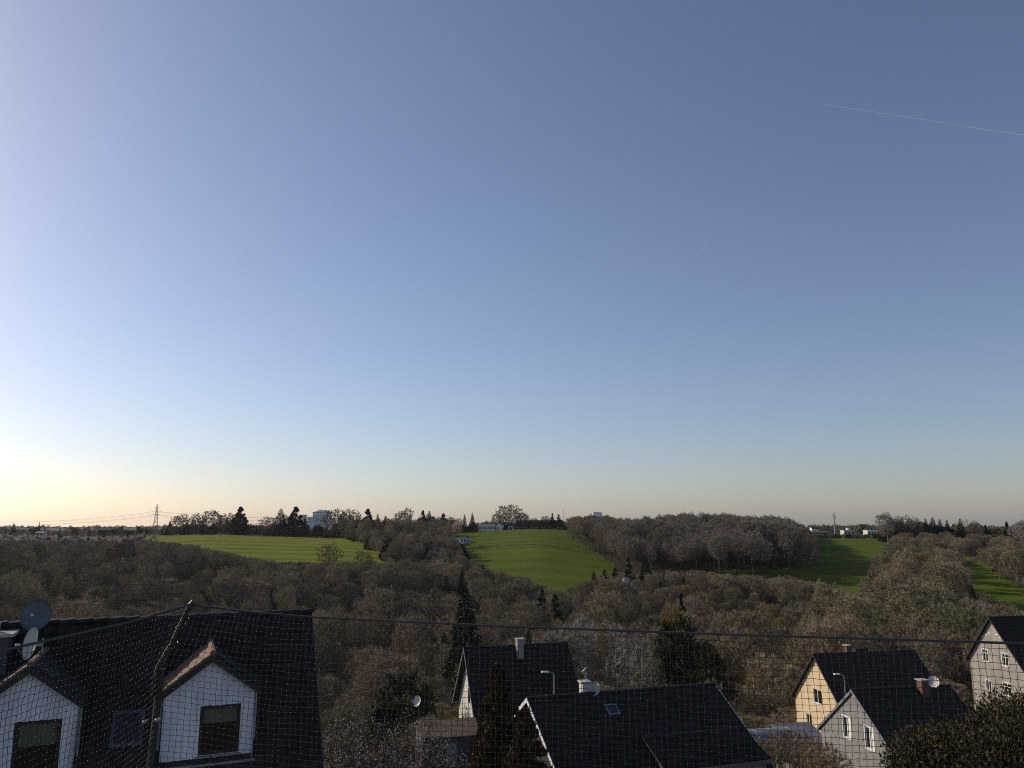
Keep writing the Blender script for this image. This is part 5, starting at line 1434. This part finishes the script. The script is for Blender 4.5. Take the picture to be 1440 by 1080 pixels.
for nm, pl in ropes.items():
    P = np.array([list(at(*q)) for q in pl]); dist = np.r_[0, np.cumsum(np.linalg.norm(np.diff(P, axis=0), axis=1))]
    tt = np.linspace(0, dist[-1], 60); Pr = np.stack([np.interp(tt, dist, P[:, i]) for i in range(3)], 1)
    m_ = MB(); m_.tube([Vector(p) - norg for p in Pr], .0052, 7); m_.build('border_rope', M['rope'], net)
    n = int(dist[-1] / .0262); s = np.linspace(0, dist[-1], n + 1); top = np.stack([np.interp(s, dist, P[:, i]) for i in range(3)], 1)
    rows = int((top[:, 2].max() - zfl) / .026)
    G = np.zeros((n + 1, rows + 1, 3))
    phx, phz = rgn.uniform(0, 6, 4), rgn.uniform(0, 6, 4)
    for j in range(rows + 1):
        z = top[:, 2] - j * .026 * (1 + .0) - (.004 if j else 0)
        p = top.copy(); p[:, 2] = z
        for i in range(n + 1):
            w = math.exp(-s[i] / .30)
            c = pole_at(max(z[i], zfl)) - tip; p[i, 0] += c.x * w; p[i, 1] += c.y * w
        # slack: billows and a gathered strip next to the pole
        p[:, 1] += .018 * np.sin(s * 3.1 + phx[0] + j * .05) * min(1, j / 12) + .006 * np.sin(s * 11 + j * .3 + phx[1])
        p[:, 2] += .006 * np.sin(s * 5.2 + phz[0] + j * .11) + .003 * np.sin(s * 17 + phz[1] + j * .4)
        p += rgn.normal(0, .0011, p.shape)
        if j == 0: p[:, :] = top
        G[:, j] = p
    ok = G[:, :, 2] > zfl + .01
    a, b = G[:-1].reshape(-1, 3), G[1:].reshape(-1, 3); m1 = (ok[:-1] & ok[1:]); m1[:, 0] = False; m1 = m1.ravel(); segs0.append(a[m1]); segs1.append(b[m1])
    a, b = G[:, :-1].reshape(-1, 3), G[:, 1:].reshape(-1, 3); m1 = (ok[:, :-1] & ok[:, 1:]).ravel(); segs0.append(a[m1]); segs1.append(b[m1])
    knots.append(G[:, 1:][ok[:, 1:]])
s0, s1 = np.concatenate(segs0) - np.array(norg), np.concatenate(segs1) - np.array(norg); kn = np.concatenate(knots) - np.array(norg)
rad = np.full(len(s0), .0011)
v1 = tubes_np(s0, s1, rad, rad, 3)
k = len(kn); ok6 = np.array([(1,0,0),(-1,0,0),(0,1,0),(0,-1,0),(0,0,1),(0,0,-1)]) * .0027
KV = kn[:, None, :] + ok6[None] * rgn.uniform(.8, 1.25, (k, 1, 1)); KF = (np.array([(0,2,4),(2,1,4),(1,3,4),(3,0,4),(2,0,5),(1,2,5),(3,1,5),(0,3,5)])[None] + (np.arange(k) * 6)[:, None, None]).reshape(-1, 3)
v, f = merge([v1, (KV.reshape(-1, 3), KF)])
o = link_mesh('netting', np_mesh('netting', v, f, [M['net']]), net); o['kind'] = 'stuff'
# torn edge of netting wound round the arm of the pole
m_ = MB()
for k_ in range(26):
    t = k_ / 26; c = rel(bend).lerp(rel(tip), t * .9) if t > .2 else rel(foot).lerp(rel(bend), .6 + 2 * t); a = k_ * 2.3
    pts = [c + Vector((.024 * math.cos(a + q), .024 * math.sin(a + q), .012 * q)) for q in np.linspace(0, 3.4, 7)]
    m_.tube(pts, .0012, 4)
m_.build('wound_cord', M['net'], pole)

# ------------------------------------------------------------------ air: thin even haze from the gardens to the horizon
hz = MB(); hz.box(-14900, 14900, -30, 9200, -140, 75)
hm = bpy.data.materials.new('haze_air'); hm.use_nodes = True
for nd_ in list(hm.node_tree.nodes):
    if nd_.type != 'OUTPUT_MATERIAL': hm.node_tree.nodes.remove(nd_)
pv_ = hm.node_tree.nodes.new('ShaderNodeVolumePrincipled'); pv_.inputs['Color'].default_value = (.86, .91, 1.0, 1); pv_.inputs['Density'].default_value = .00003; pv_.inputs['Anisotropy'].default_value = .35
hm.node_tree.links.new(pv_.outputs[0], hm.node_tree.nodes['Material Output'].inputs['Volume'])
tag(hz.build('haze', hm), 'thin pale haze over the valley and plateau', 'haze', kind='stuff')
